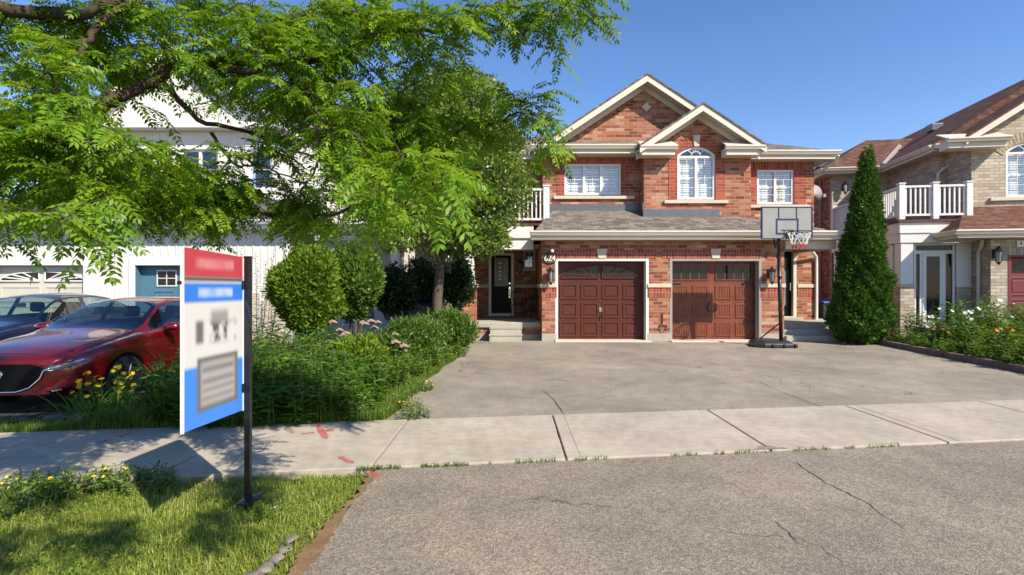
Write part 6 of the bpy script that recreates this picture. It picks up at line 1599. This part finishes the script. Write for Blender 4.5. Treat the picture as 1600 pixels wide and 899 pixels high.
# ------------------------------------------------------------------ lawn and weeds
def blades(xy, z, h, w, name, mat, tint, lean=.5, kind='stuff'):
    n = len(xy); an = rng.uniform(0,2*np.pi,n); hh = h*rng.uniform(.5,1.25,n); ww = w*rng.uniform(.7,1.3,n)
    b = np.concatenate([xy, z[:,None]],1); d = np.stack([np.cos(an),np.sin(an),np.zeros(n)],1); s = np.stack([-np.sin(an),np.cos(an),np.zeros(n)],1)
    ln = rng.uniform(.1,1,n)*lean
    m = b+d*(hh*ln*.35)[:,None]+np.array([0,0,1])*(hh*.58)[:,None]; t = b+d*(hh*ln*1.1)[:,None]+np.array([0,0,1])*(hh*(1-.35*ln))[:,None]
    W = (ww*.5)[:,None]
    V = np.stack([b-s*W,b+s*W,m+s*W*.8,m-s*W*.8,m+s*W*.8,m-s*W*.8,t-s*W*.12,t+s*W*.12],1).reshape(-1,3)
    f = np.concatenate([np.arange(n)[:,None]*8+np.array([0,1,2,3]), np.arange(n)[:,None]*8+np.array([5,4,7,6])])
    o = np_mesh(name, V, f, mat, None, np.concatenate([tint,tint])); o['kind'] = kind; return o
n = 95000; x = rng.uniform(-6.4,-1.20,n); y = rng.uniform(1.9,4.8,n)
keep = (y < 4.79+SL*x+.045*np.clip(-x-1.8,0,4)+.03*np.sin(x*4.1)+rng.normal(0,.025,n)) & (x < -1.24-.04*np.clip((4.6-y)/1.7,0,1)+.05*np.sin(y*5.1)+.035*np.sin(y*13)+rng.normal(0,.045,n)+(rng.random(n)<.06)*.09)
x, y = x[keep], y[keep]
pn_ = np.sin(x*2.3+1)*np.cos(y*2.9)+.6*np.sin(x*6.1+y*4.3)+.4*np.sin(x*13-y*11)
tint = np.clip(.46+.13*pn_+rng.normal(0,.20,len(x)),0,1)
thin = rng.random(len(x)) < np.clip(.72-.4*(pn_ > .9),.2,1)
blades(np.stack([x,y],1)[thin], np.full(thin.sum(),-.05), .060*(1+.35*np.clip(pn_[thin],-1,1)), .006, 'lawn_grass','l_grass', tint[thin], 1.25)
n = 9000; x = rng.uniform(-6.0,-1.3,n); y = rng.uniform(2.0,4.7,n); k = (y < 4.74+SL*x) & (np.sin(x*3.7+2)*np.cos(y*4.9)+.5*np.sin(x*9-y*7)+rng.normal(0,.3,n) > .25); x, y = x[k], y[k]; m_ = len(x)
v_, f_ = leaves(np.stack([x,y,rng.uniform(-.01,.025,m_)],1), rng.normal(size=(m_,3))*np.array([1,1,.25]), np.array([0,0,1.0])+rng.normal(size=(m_,3))*.35, .026*rng.uniform(.6,1.3,m_), .02*rng.uniform(.6,1.3,m_), .1, .55)
cl = np_mesh('clover', v_, f_, 'l_weed', None, np.clip(rng.normal(.55,.2,m_),0,1)); cl['kind'] = 'stuff'
# rough grass between bed, drive and pavement, plus the fringe of the beds
n = 9000; x = rng.uniform(-6.6,-4.7,n); y = 6.44+SL*x+rng.uniform(-.02,.36,n); blades(np.stack([x,y],1), np.full(n,-.02), .12,.006,'verge_grass','l_weed',np.clip(rng.normal(.5,.2,n),0,1),.7)
n = 10000; x = rng.uniform(-4.7,-1.62,n); y = 6.44+SL*x+np.abs(rng.normal(0,.14,n))-.01; blades(np.stack([x,y],1), np.full(n,0.0), .19*(1+.5*np.sin(x*5)*np.sin(x*11+1)),.0065,'bed_fringe_grass','l_weed',np.clip(rng.normal(.55,.2,n),0,1),.8)
n = 15000; y = 6.3+6.5*rng.random(n)**1.2; x = -1.60+.063*(y-6.2)-np.abs(rng.normal(0,.16,n))+.05+.07*np.sin(y*3)*np.sin(y*1.3); blades(np.stack([x,y],1), np.array([gz(v) for v in y]), .13,.007,'bed_fringe_grass','l_weed',np.clip(rng.normal(.6,.2,n),0,1),.9)
n = 5200; y = 7.9+6*rng.random(n); x = 9.0+.075*(y-6.2)+.26+np.abs(rng.normal(0,.2,n)); blades(np.stack([x,y],1), np.array([gz(v) for v in y])+.03, .18,.008,'bed_fringe_grass','l_mix',np.clip(rng.normal(.5,.2,n),0,1),.8)
# little tufts in the pavement seams
xs_ = []; 
for a_,b_,c_ in ((-1.35,-.35,420),(-.2,.9,210),(1.5,2.5,150),(2.55,3.9,210)):
    x = rng.uniform(a_,b_,c_); cl = np.sin(x*9)+np.sin(x*23) > -.3; x = x[cl]; xs_.append(np.stack([x,4.77+SL*x-.012+rng.normal(0,.012,len(x))],1))
for a_,b_,c_ in ((-.9,-.1,60),(1.6,2.9,150),(-1.6,-1.2,40)):
    x = rng.uniform(a_,b_,c_); cl = np.sin(x*11) > -.1; x = x[cl]; xs_.append(np.stack([x,6.44+SL*x+.014+rng.normal(0,.012,len(x))],1))
q = np.concatenate(xs_); blades(q, np.zeros(len(q)), .05,.006,'seam_weeds','l_weed',np.clip(rng.normal(.4,.2,len(q)),0,1),.9)
GW = 'yellow flowered weeds at the lawn edge'
for px_,py_ in ((14,770),(68,766),(125,762),(185,759),(50,790),(232,757)):
    x,y = gp(px_,py_); o = plant(x,y,'weed_plant','low leafy weed with yellow flowers at the pavement edge of the lawn','weed',GW); o.location.z = 0
    f_,tips = stalks((x,y,0),26,.15,.20,.055,.022,9,'foliage',o,'l_weed',lean=.5)
    flowers(o,random.sample(tips,4),'p_yellow',.014)
GY_ = 'tiny yellow flowers by the driveway edge'
for px_,py_ in ((640,640),(665,612),(655,655)):
    x,y = gp(px_,py_); x -= .05; o = plant(x,y,'groundcover_plant','low plant dotted with tiny yellow flowers at the driveway edge','plant',GY_)
    f_,tips = stalks((x,y,0.0),22,.22,.16,.05,.02,10,'foliage',o,'l_mix',lean=.5); flowers(o,random.sample(tips,10),'p_yellow',.013)
